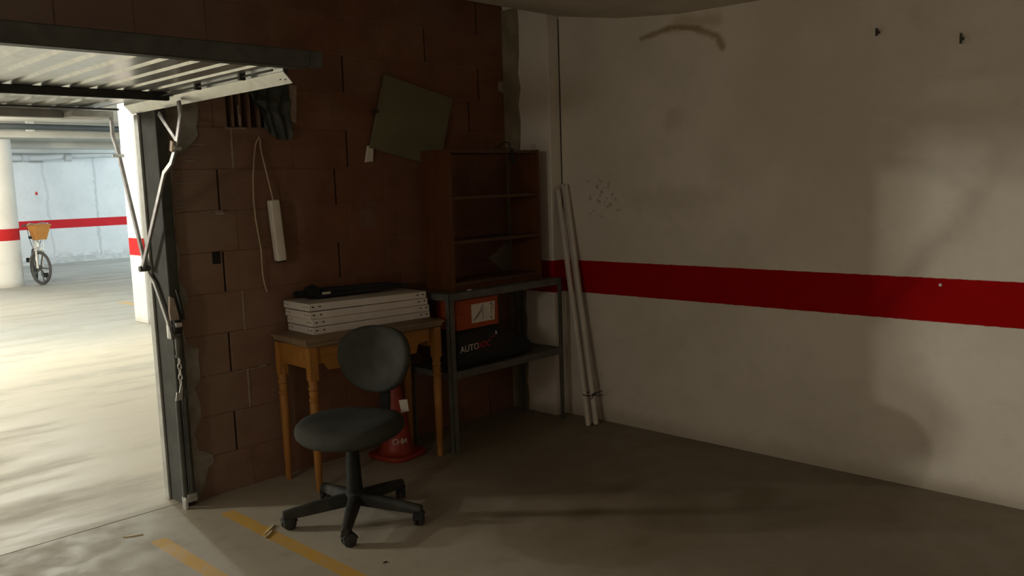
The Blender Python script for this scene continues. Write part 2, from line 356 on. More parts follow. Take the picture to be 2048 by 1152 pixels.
# floors (a thin open joint runs between them under the door)
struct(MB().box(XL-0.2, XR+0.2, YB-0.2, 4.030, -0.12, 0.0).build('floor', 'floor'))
struct(MB().box(-14, 14, 4.038, 22.2, -0.12, 0.0).build('floor_parking', 'ground'))
struct(MB().box(-14, 14, 4.0, 4.1, -0.2, -0.012).build('trim_1', 'core'))
# ceiling of the garage: sags from the brick wall towards the middle
def ceil_z(y):
    pts = [(4.3, 2.66), (4.0, 2.637), (3.86, 2.596), (3.6, 2.517), (3.15, 2.437), (2.72, 2.396), (2.24, 2.388), (1.0, 2.385), (-3, 2.385)]
    for (a, za), (b, zb) in zip(pts, pts[1:]):
        if y >= b: return zb + (za-zb)*(y-b)/(a-b)
    return pts[-1][1]
mb = MB(); ys = [4.12, 4.0, 3.93, 3.86, 3.75, 3.6, 3.45, 3.3, 3.15, 3.0, 2.86, 2.72, 2.5, 2.24, 1.6, 1.0, 0, YB-0.2]
poly = [(y, ceil_z(y)) for y in ys] + [(YB-0.2, 2.9), (4.12, 2.9)]
mb.prism(poly, lambda u, v, w_: (XL-0.2+w_, u, v), XR-XL+0.4)
struct(mb.build('ceiling', 'ceiling'))
struct(MB().box(XR, XR+0.15, YB-0.2, 4.12, 0, 2.70).build('wall_right', 'wall_right'))
struct(MB().box(XL-0.15, XL, YB-0.2, 4.12, 0, 2.70).build('wall_left', 'wall_plain'))
struct(MB().box(XL, XR, YB-0.15, YB, 0, 2.70).build('wall_rear', 'wall_plain'))
p = MB().box(4.047, 4.15, 3.61, 4.0, 0, 2.66).build('wall_pilaster', 'pilaster', bevel=0.006); struct(p)
# rough unpainted render on the pilaster next to the bricks
mb = MB(); n = 26; edge = [(3.86 + 0.012*rnd.uniform(-1, 1), 2.6*i/n) for i in range(n+1)]
mb.prism([(4.0, 0), *edge, (4.0, 2.6)], lambda u, v, w_: (4.047-w_, u, v), 0.004)
mb.build('rough_render', 'green_mortar', p)
# fine shrinkage crack in the inner corner of the pilaster
mb = MB(); pts = [(4.146, 3.608, 2.5-0.1*i) for i in range(13)]
mb.tube([(x - 0.001*rnd.random(), y - 0.003*rnd.random(), z) for x, y, z in pts], 0.0025, 5); mb.build('crack', 'hole', p)
# fixings on the right wall
wr = bpy.data.objects['wall_right']
for y, z, h in ((1.638, 2.142, 0.035), (1.274, 2.063, 0.045)):
    MB().tube([(4.15, y, z), (4.125, y, z+0.004)], 0.006, 8).box(4.118, 4.126, y-0.004, y+0.004, z-h/2, z+h/2).build('wall_hook', 'black_steel', wr)
MB().lathe([(0.001, 0), (0.008, 0.001), (0.006, 0.004), (0.001, 0.005)], (4.15, 1.338, 0.977), 9, Matrix.Rotation(R_(-90), 3, 'Y')).build('wall_plug', 'white_print', wr)

# ---------------- brick wall: core, bricks one by one, mortar
def wall_back():
    core = MB().box(1.775, 4.15, 4.05, 4.15, 0, 2.70).box(XB, 1.775, 4.05, 4.15, HEAD, 2.70).box(XL-0.15, XB, 4.0, 4.15, HEAD2, 2.70).box(XL-0.15, XL+0.3, 4.0, 4.15, 0, HEAD2).build('wall_back', 'column'); struct(core)  # unseen second opening on the left, added to brighten the room
    CH, BL, J = 0.2025, 0.34, 0.004
    cache = {}
    gaps_dark = {(1, 2.03), (3, 2.03), (7, 2.03), (5, 2.03), (5, 2.71), (7, 2.71), (10, 2.80), (8, 2.80), (11, 3.39), (9, 3.73), (10, 3.82), (0, 3.82), (12, 3.82)}
    gaps_light = {(2, 2.12), (4, 2.12), (8, 2.12)}
    mort = MB(); light = MB()
    def brick(x0, x1, z0, z1):
        key = (round(x1-x0, 3), round(z1-z0, 3))
        if key not in cache:
            b = MB().box(0, key[0], 0, 0.05, 0, key[1]); cache[key] = b.mesh('brick', 'brick', 0.002)
        o = bpy.data.objects.new('brick', cache[key]); COL.objects.link(o); o.parent = core
        o.location = (x0, 4.0 + rnd.uniform(-0.001, 0.0015), z0); o.rotation_euler = (rnd.uniform(-0.008, 0.004), 0, rnd.uniform(-0.004, 0.004))
    for k in range(13):
        z0 = k*CH; z1 = min(z0+CH-J, 2.636)
        off = 2.03 if k % 2 else 2.12
        lo = 1.775 if z1 < HEAD+0.10 else XB
        zz0 = z0
        xs = []; x = off - BL*9
        while x < 4.2: xs.append(x); x += BL
        for a in xs:
            x0 = max(a+J/2, lo); x1 = min(a+BL-J/2, 4.046)
            if x1-x0 < 0.03: continue
            if k == 9 and abs(a-2.03) < 0.01:      # broken-open block: built below
                x0 = 2.335
                if x1-x0 < 0.03: continue
            dk = [g for (kk, g) in gaps_dark if kk == k and abs(g-a) < 0.02]
            if dk: x0 += 0.008
            brick(x0, x1, zz0, z1)
            if a-J/2 > lo and a < 4.04 and not dk:
                ((light if [1 for (kk, g) in gaps_light if kk == k and abs(g-a) < 0.02] else mort)
                 .box(a-J, a+J, 4.0015 if (k, round(a, 2)) not in gaps_light else 3.998, 4.05, zz0, z1))
        mort.box(lo, 4.046, 4.0015, 4.05, z1-0.001, z1+J+0.001)
    tag(mort.build('mortar', 'core', core), kind='stuff'); tag(light.build('mortar', 'light_mortar', core), kind='stuff')
    # pale mortar squeezed out of a few bed joints
    mb = MB()
    for x0, x1, z in ((2.04, 2.22, 0.603), (2.04, 2.14, 0.398), (1.93, 2.03, 1.412), (2.09, 2.2, 1.815)):
        pts = [(x0 + (x1-x0)*i/8, 3.998, z + rnd.uniform(-0.004, 0.004)) for i in range(9)]
        mb.tube(pts, [0.002 + 0.003*rnd.random() for _ in pts], 6)
    mb.lathe([(0.001, -0.012), (0.018, -0.01), (0.024, 0), (0.014, 0.01), (0.001, 0.014)], (2.035, 3.998, 1.405), 9, None, 1.3, 0.5)
    tag(mb.build('squeezed_mortar', 'light_mortar', core), kind='stuff')
    # grey mortar filling along the steel post, ragged edge
    ed = [(1.80, 2.05), (1.93, 2.0), (1.955, 1.90), (1.945, 1.78), (1.89, 1.72), (1.83, 1.68), (1.808, 1.62), (1.795, 1.52), (1.80, 1.41), (1.792, 1.29), (1.81, 1.2), (1.797, 1.10),
          (1.83, 1.02), (1.832, 0.985), (1.79, 0.93), (1.787, 0.88), (1.815, 0.78), (1.868, 0.75), (1.866, 0.61), (1.83, 0.56), (1.855, 0.48), (1.852, 0.41), (1.81, 0.33), (1.83, 0.25), (1.90, 0.205), (1.905, 0.18), (1.87, 0.15), (1.85, 0.08), (1.815, 0.02), (1.81, 0)]
    fine = []
    for (a, za), (b, zb) in zip(ed, ed[1:]):
        for t in (0, 0.33, 0.66): fine.append((a+(b-a)*t + (rnd.uniform(-0.007, 0.007) if t else 0), za+(zb-za)*t))
    mb = MB(); mb.prism([(1.76, 0), (1.76, 2.05)] + fine + [ed[-1]], lambda u, v, w_: (u, 4.002-w_, v), 0.009)
    mb.build('mortar_fill', 'mortar', core)
    # combed ridges of mortar beside the post
    mb = MB()
    for z0, z1, xa, xb in ((1.42, 1.60, 1.80, 1.88), (1.66, 1.78, 1.85, 1.99)):
        z = z0
        while z < z1:
            ln = rnd.uniform(0.5, 1.0)*(xb-xa)
            mb.tube([(xa + ln*i/5, 3.999, z + rnd.uniform(-0.0015, 0.0015)) for i in range(6)], [0.001, 0.003, 0.0035, 0.003, 0.002, 0.001], 5); z += 0.019
    tag(mb.build('mortar_ridges', 'mortar', core), kind='stuff')
    # smears of render between bricks and pilaster, and one square smear mid-wall
    def smear(pts, d, mat, name):
        MB().prism(pts, lambda u, v, w_: (u, 4.001-w_, v), d).build(name, mat, core)
    smear([(2.86, 1.28), (2.97, 1.27), (2.985, 1.36), (2.93, 1.385), (2.865, 1.37)], 0.003, 'core', 'plaster_patch')
    smear([(3.84, 1.03), (3.99, 0.93), (4.04, 0.92), (4.04, 1.12), (3.97, 1.09), (3.93, 1.06)], 0.006, 'green_mortar', 'plaster_patch')
    smear([(3.99, 2.10), (4.04, 2.08), (4.04, 2.16), (4.00, 2.15)], 0.006, 'light_mortar', 'plaster_patch')
    smear([(2.455, 1.86), (2.49, 1.85), (2.505, 2.04), (2.46, 2.05)], 0.006, 'light_mortar', 'plaster_patch')
    MB().box(1.975, 2.015, 3.997, 4.01, 1.155, 1.215).build('old_box_hole', 'hole', core)
    # the broken hollow block: back, webs, ragged front shell
    hb = MB().box(2.03, 2.335, 4.045, 4.052, 1.82, 2.02).build('broken_block', 'dark_void', core)
    for x in (2.037, 2.095, 2.135, 2.175, 2.225, 2.28): MB().box(x, x+0.008, 4.002, 4.046, 1.823, 2.015).build('web', 'brick', hb)
    MB().box(2.033, 2.095, 4.0, 4.01, 1.823, 2.015).build('shell', 'brick', hb)
    MB().prism([(2.165, 1.83), (2.172, 1.83), (2.178, 1.86), (2.17, 1.90), (2.172, 1.93), (2.163, 1.93)], lambda u, v, w_: (u, 4.0-w_, v), 0.004).build('chipped_edge', 'light_mortar', hb)
wall_back()

# ---------------- car park outside
struct(MB().box(-14, 14, 21.7, 22.0, 0, 2.75).build('wall_parking_far', 'far_wall'))
struct(MB().box(13.7, 14, 4.15, 22, 0, 2.75).build('wall_parking_right', 'far_wall'))
struct(MB().box(-14, -13.7, 4.15, 22, 0, 2.75).build('wall_parking_left', 'far_wall'))
struct(MB().box(4.3, 14, 4.05, 4.15, 0, 2.75).box(-14, XL-0.15, 4.05, 4.15, 0, 2.75).build('wall_garages', 'column'))
struct(MB().box(-14, 14, 4.121, 22.1, 2.62, 2.9).build('ceiling_parking', 'parking_ceiling'))
mb = MB(); k = 40
mb.prism([(0, 0), (0, 0.13), (0.03, 0.12), (0.08, 0.05), (0.13, 0.03), (0.14, 0)], lambda u, v, w_: (-13.6 + w_, 21.7-u, v), 27.2)
struct(mb.build('baseboard_far', 'concrete_kerb'))
for i, (y, h) in enumerate(((15.9, 0.10), (18.4, 0.14), (20.6, 0.12))):
    struct(MB().box(-14, 14, y, y+0.35, 2.62-h, 2.63).build('trim_beam', 'parking_ceiling', bevel=0.01))
c2 = MB().box(4.115, 4.50, 10.05, 10.43, 0, 2.62).build('concrete_column', 'column', bevel=0.008)
tag(c2, 'white square column with red stripe just beyond the open garage door', 'column')
c1 = MB().lathe([(0.32, 0), (0.32, 2.62)], (4.43, 16.80, 0), 40).build('concrete_column', 'column')
tag(c1, 'cream round column with red stripe that the bicycle leans beside', 'column')
MB().box(4.27, 4.288, 16.512, 16.522, 0.56, 0.70).build('red_mark', 'red_print', c1)
wf = bpy.data.objects['wall_parking_far']
MB().prism([(6.55, 1.60), (6.60, 1.59), (6.615, 1.63), (6.585, 1.68), (6.56, 1.65)], lambda u, v, w_: (u, 21.70-w_, v), 0.002).build('red_mark', 'red_print', wf)
# pipes under the car-park ceiling
pp = thing('ceiling_pipe', 'dark horizontal pipe under the car park ceiling', 'pipe', (0, 0, 0))
MB().tube([(-3 + 1.0*i, 13.85, 2.535 + 0.012*math.sin(i*1.1)) for i in range(15)], 0.045, 12).build('pipe', 'pipe_dark', pp)
for x in (-2, 1, 4.2, 7.5, 10.5): MB().bar((x, 13.85, 2.48), (x, 13.85, 2.625), 0.02, 0.11).build('hanger', 'galv_dull', pp)
pg = thing('ceiling_duct', 'pale grey drain pipe along the top of the far car park wall', 'pipe', (0, 0, 0))
MB().tube([(3.5, 21.2, 2.42), (6.6, 21.2, 2.42), (7.3, 21.25, 2.47), (9.2, 21.3, 2.55)], 0.075, 14).build('pipe', 'pipe_grey', pg)
for x in (4.6, 6.2, 7.1): MB().tube([(x, 21.2, 2.42), (x+0.12, 21.2, 2.42)], 0.09, 14).build('coupling', 'pipe_grey', pg)
for x in (5.0, 6.9): MB().bar((x, 21.2, 2.49), (x, 21.2, 2.625), 0.02, 0.02).build('hanger', 'galv_dull', pg)
LL = ['lit tube lamp on the car park ceiling between garage and square column', 'lit tube lamp over the driving lane left of the garage', 'lit tube lamp added outside the unseen added garage opening',
      'lit tube lamp over the bays right of the square column', 'lit tube lamp over the lane before the round column', 'lit tube lamp behind the round column', 'lit bluish tube lamp near the far white wall']
for i, (x, y, wt, c, ln) in enumerate(LAMPS):
    f = thing('ceiling_lamp', LL[i], 'lamp', (x, y, 2.53), 0, 'car park ceiling lamps')
    MB().box(-0.09, 0.09, -ln/2-0.04, ln/2+0.04, 0.03, 0.09).build('housing', 'lamp_white', f, 0.008)
    MB().tube([(0, -ln/2, 0.012), (0, ln/2, 0.012)], 0.014, 10).build('tube', 'tube_glow', f)

# bare bulb added out of view on the left as fill light
def fill_bulb():
    x, y, z = -2.8, 1.5, 2.12
    t = thing('added_bulb', 'dim bare bulb added out of view as fill light', 'lamp', (x, y, z))
    MB().tube([(0, 0, 0.06), (0, 0, 0.268)], 0.004, 8).build('cord', 'plastic', t)
    MB().lathe([(0.008, 0.02), (0.018, 0.025), (0.018, 0.06), (0.006, 0.066)], n=16).build('socket', 'plastic', t)
    MB().lathe([(0.004, -0.062), (0.022, -0.055), (0.031, -0.03), (0.028, -0.008), (0.016, 0.012), (0.013, 0.022)], n=20).build('bulb', 'tube_glow', t)
    l = bpy.data.lights.new('fill_light', 'POINT'); l.energy = 50; l.color = (1.0, 0.93, 0.82); l.shadow_soft_size = 0.20
    o = bpy.data.objects.new('fill_light', l); COL.objects.link(o); o.location = (0, 0, -0.30); o.parent = t
fill_bulb()

# ================================================================== GARAGE DOOR
def garage_door():
    d = thing('garage_door', 'open tilt-up garage door of ribbed galvanised steel held overhead', 'garage door', (0.55, 3.62, 1.90))
    ox, oy, oz = 0.55, 3.62, 1.90
    def B(mb, name, mat, parent=None, **k):
        mb.v = [(x-ox, y-oy, z-oz) for x, y, z in mb.v]; return mb.build(name, mat, parent or d, **k)
    X0, X1, Y0, Y1 = -0.62, 1.688, 2.755, 4.60
    # ribbed sheet
    prof = []; x = X0; pit = 0.106
    while x < X1-0.02:
        prof += [(x, 1.940), (x+0.070, 1.940), (x+0.078, 1.954), (x+0.096, 1.954)]; x += pit
    prof.append((X1, 1.940))
    mb = MB(); k = len(prof); ny = 2
    ysl = [Y0, (Y0+Y1)/2, Y1]
    for y in ysl: mb.v += [(a, y, z) for a, z in prof]
    mb.f = [(j*k+i, j*k+i+1, (j+1)*k+i+1, (j+1)*k+i) for j in range(ny) for i in range(k-1)]
    mb.v += [(a, b, z+0.0015) for a, b, z in mb.v]; nv = len(mb.v)//2
    mb.f += [tuple(reversed([i+nv for i in f])) for f in mb.f]; mb.mi = [0]*len(mb.f)
    B(mb, 'ribbed_sheet', 'galv', angle=25)
    # side stile: web and outward flange (both sides)
    for s, xe in ((1, X1), (-1, X0)):
        pf = [(0, 1.955), (0.002, 1.955), (0.004, 1.925), (0.038, 1.888), (0.036, 1.886), (0.0, 1.924)]
        mb = MB(); mb.prism(pf, lambda u, v, w_: (xe + s*u, 2.775 + w_, v), 1.42)
        st = B(mb, 'side_stile', 'galv')
        if s > 0:
            for y in (2.80, 2.83): 
                m2 = MB().lathe([(0.001, 0), (0.006, 0), (0.006, 0.001), (0.001, 0.001)], (1.713 if y < 2.82 else 1.710, y, 1.8985 if y < 2.82 else 1.9015), 8)
                B(m2, 'rivet_hole', 'hole', st)
    # inner edge beam and outer end bar
    mb = MB().box(X0-0.06, 1.755, 2.700, 2.755, 1.932, 1.995); B(mb, 'edge_beam', 'dark_steel', bevel=0.004)
    mb = MB().box(1.755, 1.812, 2.705, 2.75, 1.938, 1.995); B(mb, 'beam_end', 'dark_steel', bevel=0.004)
    mb = MB().box(X0, X1, 4.56, 4.605, 1.895, 1.938); B(mb, 'end_bar', 'galv', bevel=0.003)
    mb = MB().box(X0, 1.52, 4.50, 4.55, 1.887, 1.922); B(mb, 'bottom_rail', 'rail', bevel=0.003)
    mb = MB().box(1.52, 1.712, 4.385, 4.555, 1.885, 1.915); B(mb, 'rail_plate', 'galv_dull', bevel=0.003)
    mb = MB().box(X0, X1, 3.70, 3.725, 1.905, 1.9395); B(mb, 'cross_bar', 'black_steel', bevel=0.003)
    mb = MB().box(X0, X1, 4.25, 4.275, 1.908, 1.916); B(mb, 'cross_bar', 'black_steel', bevel=0.003)
    # lock rod with its guides
    mb = MB().tube([(1.66, 2.80, 1.930), (1.655, 3.45, 1.928), (1.645, 3.70, 1.922)], 0.004, 8); rod = B(mb, 'lock_rod', 'black_steel')
    for y in (3.02, 3.38):
        mb = MB().box(1.648, 1.672, y-0.008, y+0.008, 1.918, 1.940); B(mb, 'rod_guide', 'black_steel', rod)
    # lever arms on the right-hand side
    xa = 1.705
    mb = MB().path_bar([(xa, 4.402, 1.894), (xa, 4.402, 1.845), (xa, 4.403, 1.796), (xa, 4.368, 1.742), (xa, 4.353, 1.712), (xa, 4.338, 1.677), (xa, 4.141, 1.160)], 0.024, 0.014)
    B(mb, 'outer_arm', 'arm', bevel=0.002)
    mb = MB().path_bar([(xa-0.02, 4.131, 1.155), (xa-0.02, 3.806, 1.599), (xa-0.012, 3.747, 1.638), (xa-0.008, 3.722, 1.677), (xa-0.006, 3.693, 1.717), (xa-0.006, 3.648, 1.806), (xa-0.006, 3.633, 1.840), (xa-0.006, 3.643, 1.899)], 0.024, 0.012)
    B(mb, 'inner_arm', 'arm', bevel=0.002)
    mb = MB().path_bar([(xa+0.005, 3.875, 1.865), (xa+0.005, 3.697, 1.722)], 0.022, 0.008); B(mb, 'brace', 'arm', bevel=0.002)
    mb = MB().path_bar([(xa-0.02, 3.702, 1.732), (xa-0.02, 3.717, 1.687)], 0.026, 0.010); B(mb, 'joint_sleeve', 'cable', bevel=0.002)
    mb = MB().tube([(xa-0.018, 3.702, 1.705), (xa+0.012, 3.699, 1.701)], 0.013, 12); B(mb, 'pivot_bolt', 'galv')
    mb = MB().path_bar([(xa+0.01, 4.141, 1.165), (xa+0.01, 4.136, 1.125), (xa+0.01, 4.082, 1.086), (xa+0.01, 4.043, 1.027), (xa+0.01, 3.974, 0.918), (xa+0.0, 3.929, 0.879), (xa-0.005, 3.905, 0.834)], 0.022, 0.012)
    B(mb, 'lower_arm', 'arm', bevel=0.002)
    mb = MB().tube([(xa-0.035, 4.131, 1.153), (xa+0.014, 4.131, 1.153)], 0.014, 12); B(mb, 'pivot_bolt', 'dark_steel')
    mb = MB().tube([(xa-0.035, 4.338, 1.697), (xa+0.02, 4.338, 1.697)], 0.008, 10); B(mb, 'arm_bolt', 'galv')
garage_door()

def door_frame():
    f = thing('door_frame', 'dark steel door post with springs and counterweight tubes beside the opening', 'door frame', (1.735, 3.98, 0))
    ox, oy = 1.735, 3.98
    def B(mb, name, mat, parent=None, **k):
        mb.v = [(x-ox, y-oy, z) for x, y, z in mb.v]; return mb.build(name, mat, parent or f, **k)
    B(MB().box(1.728, 1.778, 3.955, 4.16, 0.0, 2.03), 'post', 'post', bevel=0.004)
    B(MB().box(1.716, 1.728, 4.12, 4.165, 0.0, 1.88), 'door_stop', 'galv_dull', bevel=0.002)
    B(MB().box(-0.68, 1.70, 3.98, 4.16, 1.98, 2.03), 'head_rail', 'post', bevel=0.004)
    B(MB().box(-0.74, -0.68, 3.955, 4.16, 0.0, 2.03), 'post', 'post', bevel=0.004)
    # counterweight tubes
    for x in (1.720, 1.752):
        B(MB().tube([(x, 3.938, 0.055), (x, 3.938, 0.545)], 0.0135, 12), 'spring_tube', 'dark_steel')
    B(MB().box(1.708, 1.722, 3.918, 3.955, 0.0, 0.06), 'foot_bracket', 'galv', bevel=0.002)
    B(MB().box(1.722, 1.770, 3.918, 3.955, 0.03, 0.07), 'foot_clamp', 'galv_dull', bevel=0.003)
    B(MB().prism([(1.703, 0.535), (1.733, 0.535), (1.742, 0.60), (1.730, 0.605), (1.722, 0.57), (1.710, 0.575)], lambda u, v, w_: (u, 3.925-w_, v), 0.006), 'chain_hook', 'galv')
    B(MB().lathe([(0.001, -0.004), (0.02, -0.004), (0.02, 0.004), (0.001, 0.004)], (1.748, 3.928, 0.565), 14, Matrix.Rotation(R_(90), 3, 'X')), 'pulley', 'dark_steel')
    # chain
    for i in range(5):
        z = 0.615 + i*0.026; pts = []
        for j in range(10):
            t = 2*math.pi*j/10; a = 0.008*math.cos(t); b = 0.017*math.sin(t)
            pts.append((1.738 + (a if i % 2 else 0), 3.930 + (0 if i % 2 else a), z + b))
        B(MB().tube(pts, 0.003, 6, closed=True), 'chain_link', 'galv')
    # tensioner
    B(MB().lathe([(0.012, 0.735), (0.020, 0.738), (0.020, 0.748), (0.016, 0.752), (0.018, 0.80), (0.016, 0.838), (0.021, 0.842), (0.021, 0.852), (0.012, 0.856)], (1.742, 3.93, 0), 14), 'tensioner', 'dark_steel')
    B(MB().box(1.725, 1.757, 3.915, 3.94, 0.856, 0.915), 'tensioner_neck', 'black_steel', bevel=0.004)
    B(MB().box(1.726, 1.758, 3.908, 3.942, 0.882, 0.905), 'collar', 'galv', bevel=0.003)
    B(MB().box(1.700, 1.714, 3.935, 3.955, 0.83, 0.90), 'lever_plate', 'galv', bevel=0.002)
    B(MB().prism([(1.712, 0.915), (1.752, 0.915), (1.750, 0.94), (1.735, 1.02), (1.715, 1.03), (1.708, 0.96)], lambda u, v, w_: (u, 3.94-w_, v), 0.018), 'lever_cover', 'light_mortar', bevel=0.002)
    B(MB().path_bar([(1.772, 3.925, 0.915), (1.765, 3.925, 0.98), (1.752, 3.93, 1.06)], 0.010, 0.014, (0, 1, 0)), 'guide_rod', 'black_steel')
door_frame()

# ================================================================== FURNITURE
def office_chair():
    c = thing('office_chair', 'grey-green fabric swivel chair on a black five-star base', 'chair', (2.175, 3.19, 0))
    A0 = R_(10.8)
    # star base
    hub = MB().lathe([(0.040, 0.070), (0.046, 0.085), (0.046, 0.125), (0.036, 0.135), (0.030, 0.137)], n=24).build('hub', 'dusty_plastic', c)
    def leg_mesh():
        mb = MB(); N = 10; vs = []
        for i in range(N+1):
            t = i/N; x = 0.025 + t*0.300; wd = 0.030 - 0.011*t; top = 0.128 - 0.040*t**1.25; bot = 0.075 - 0.026*t**0.9
            if i == N: bot -= 0.004
            vs += [(x, -wd, bot), (x, -wd*0.9, top-0.012), (x, -wd*0.45, top), (x, wd*0.45, top), (x, wd*0.9, top-0.012), (x, wd, bot)]
        fs = []
        for i in range(N):
            for j in range(6): fs.append((i*6+j, i*6+(j+1) % 6, i*6+6+(j+1) % 6, i*6+6+j))
        fs += [(5, 4, 3, 2, 1, 0), tuple(range(N*6, N*6+6))]
        mb.add(vs, fs); return mb.mesh('leg', 'dusty_plastic', 0.003)
    def caster_meshes():
        # twin wheel with hood; swivel axis at origin, wheels trail along -x
        r = 0.030; out = []
        for s in (-1, 1):
            mb = MB().lathe([(0.003, 0.0), (r*0.75, 0.0), (r, 0.004), (r, 0.014), (r*0.82, 0.018), (0.006, 0.020)], (0, 0, 0), 18, Matrix.Rotation(R_(-90*s), 3, 'X'))
            mb.v = [(x-0.014, y + s*0.004, z+r) for x, y, z in mb.v]; out.append(mb.mesh('caster_wheel', 'caster'))
        pf = [(math.cos(R_(a))*0.035-0.014, math.sin(R_(a))*0.035+r) for a in range(20, 175, 14)]
        pf += [(math.cos(R_(a))*0.032-0.014, math.sin(R_(a))*0.032+r) for a in range(174, 19, -14)]
        hood = MB().prism(pf, lambda u, v, w_: (u, -0.022+w_, v), 0.044).tube([(0, 0, 0.03), (0, 0, 0.066)], 0.007, 8).box(-0.02, -0.006, -0.003, 0.003, 0.02, 0.055)
        return out, hood.mesh('caster_hood', 'plastic', 0.001)
    lm = leg_mesh(); wheels, hood = caster_meshes()
    swivel = [R_(x) for x in (40, 150, 20, -60, 100)]
    for i in range(5):
        a = A0 + i*2*math.pi/5
        lg = bpy.data.objects.new('leg', lm); COL.objects.link(lg); lg.parent = c; lg.rotation_euler = (0, 0, a)
        h = bpy.data.objects.new('caster', hood); COL.objects.link(h); h.parent = lg; h.location = (0.312, 0, 0); h.rotation_euler = (0, 0, swivel[i])
        for w_ in wheels:
            wo = bpy.data.objects.new('caster_wheel', w_); COL.objects.link(wo); wo.parent = lg; wo.location = (0.312, 0, 0); wo.rotation_euler = (0, 0, swivel[i])
    MB().lathe([(0.040, 0.125), (0.036, 0.16), (0.030, 0.30), (0.028, 0.36), (0.020, 0.365), (0.018, 0.395)], n=24).build('gas_column', 'plastic', c)
    MB().box(-0.10, 0.10, -0.09, 0.09, 0.372, 0.396).build('seat_plate', 'plastic', c, 0.006)
    # direction of the chair: back vector
    th = math.atan2(0.354, 0.935)
    rot = Matrix.Rotation(th, 3, 'Z')
    # seat: rounded cushion
    mb = MB(); n = 48; rings = []
    prof = [(0.02, 0.396), (0.80, 0.392), (0.93, 0.398), (0.985, 0.415), (1.0, 0.435), (0.985, 0.452), (0.93, 0.466), (0.82, 0.473), (0.60, 0.473), (0.30, 0.470), (0.02, 0.469)]
    for s_, z in prof:
        for j in range(n):
            t = 2*math.pi*j/n; ct, st = math.cos(t), math.sin(t)
            e = 2.5; rr = (abs(ct)**e + abs(st)**e)**(-1/e)
            x = rr*ct*0.232; y = rr*st*0.238
            if ct > 0: y *= 1-0.10*ct
            zz = z - (0.020*max(0, -ct*s_)**2.2 if s_ > 0.3 else 0) + 0.006*(s_*st)**2
            mb.v.append(tuple(rot @ Vector((x*s_, y*s_, zz))))
    k = len(prof)
    for i in range(k-1):
        for j in range(n): mb.f.append((i*n+j, i*n+(j+1) % n, (i+1)*n+(j+1) % n, (i+1)*n+j))
    mb.f += [tuple(range(n-1, -1, -1)), tuple(range((k-1)*n, k*n))]; mb.mi = [0]*len(mb.f)
    mb.build('seat', 'fabric', c, angle=60)
    # back stem: from under the seat up behind the backrest
    pts = [(0.06, 0, 0.385), (0.20, 0, 0.383), (0.262, 0, 0.392), (0.288, 0, 0.43), (0.292, 0, 0.50), (0.300, 0, 0.60), (0.312, 0, 0.70)]
    MB().path_bar([rot @ Vector(p_) for p_ in pts], 0.016, 0.055, rot @ Vector((0, 1, 0))).build('back_stem', 'plastic', c, 0.004)
    MB().lathe([(0.001, -0.03), (0.022, -0.03), (0.022, 0.03), (0.001, 0.03)], rot @ Vector((0.315, 0, 0.60)), 14, rot @ Matrix.Rotation(R_(90), 3, 'X')).build('back_knob', 'plastic', c)
    # backrest: egg-shaped cushion, leaning back a little
    mb = MB(); n = 44
    prof = [(0.02, 0.030), (0.70, 0.026), (0.92, 0.020), (0.985, 0.008), (1.0, -0.006), (0.97, -0.020), (0.88, -0.029), (0.60, -0.033), (0.30, -0.031), (0.02, -0.030)]
    lean = Matrix.Rotation(R_(9), 3, 'Y')
    for s_, d in prof:
        for j in range(n):
            t = 2*math.pi*j/n; ct, st = math.cos(t), math.sin(t)
            yy = ct*0.196*(1 + 0.13*st); zz = st*0.160
            e = 2.2; rr = (abs(ct)**e + abs(st)**e)**(-1/e); yy *= rr; zz *= rr
            bow = 0.035*(yy*s_/0.19)**2
            q = lean @ Vector((d - bow, yy*s_, zz*s_)); q = q + Vector((0.246, 0, 0.696))
            mb.v.append(tuple(rot @ q))
    k = len(prof)
    for i in range(k-1):
        for j in range(n): mb.f.append((i*n+j, i*n+(j+1) % n, (i+1)*n+(j+1) % n, (i+1)*n+j))
    mb.f += [tuple(range(n-1, -1, -1)), tuple(range((k-1)*n, k*n))]; mb.mi = [0]*len(mb.f)
    mb.build('backrest', 'fabric', c, angle=60)
    # paper tag hanging at the stem
    r_, u_ = Vector((0.70, -0.71, 0.12)).normalized(), Vector((-0.14, 0.02, 1)).normalized()
    o = Vector((2.468, 3.185, 0.470)) - Vector((2.175, 3.19, 0)) 
    o = o + Vector((0.0, -0.01, 0))
    nrm = r_.cross(u_)
    mb = MB(); mb.prism([(-0.019, -0.034), (0.019, -0.030), (0.022, 0.032), (-0.018, 0.034)], lambda u, v, w_: o + r_*u + u_*v + nrm*(w_ + 0.006*math.sin(v*40)), 0.001)
    mb.build('paper_tag', 'paper', c)['label'] = 'white paper tag'
office_chair()

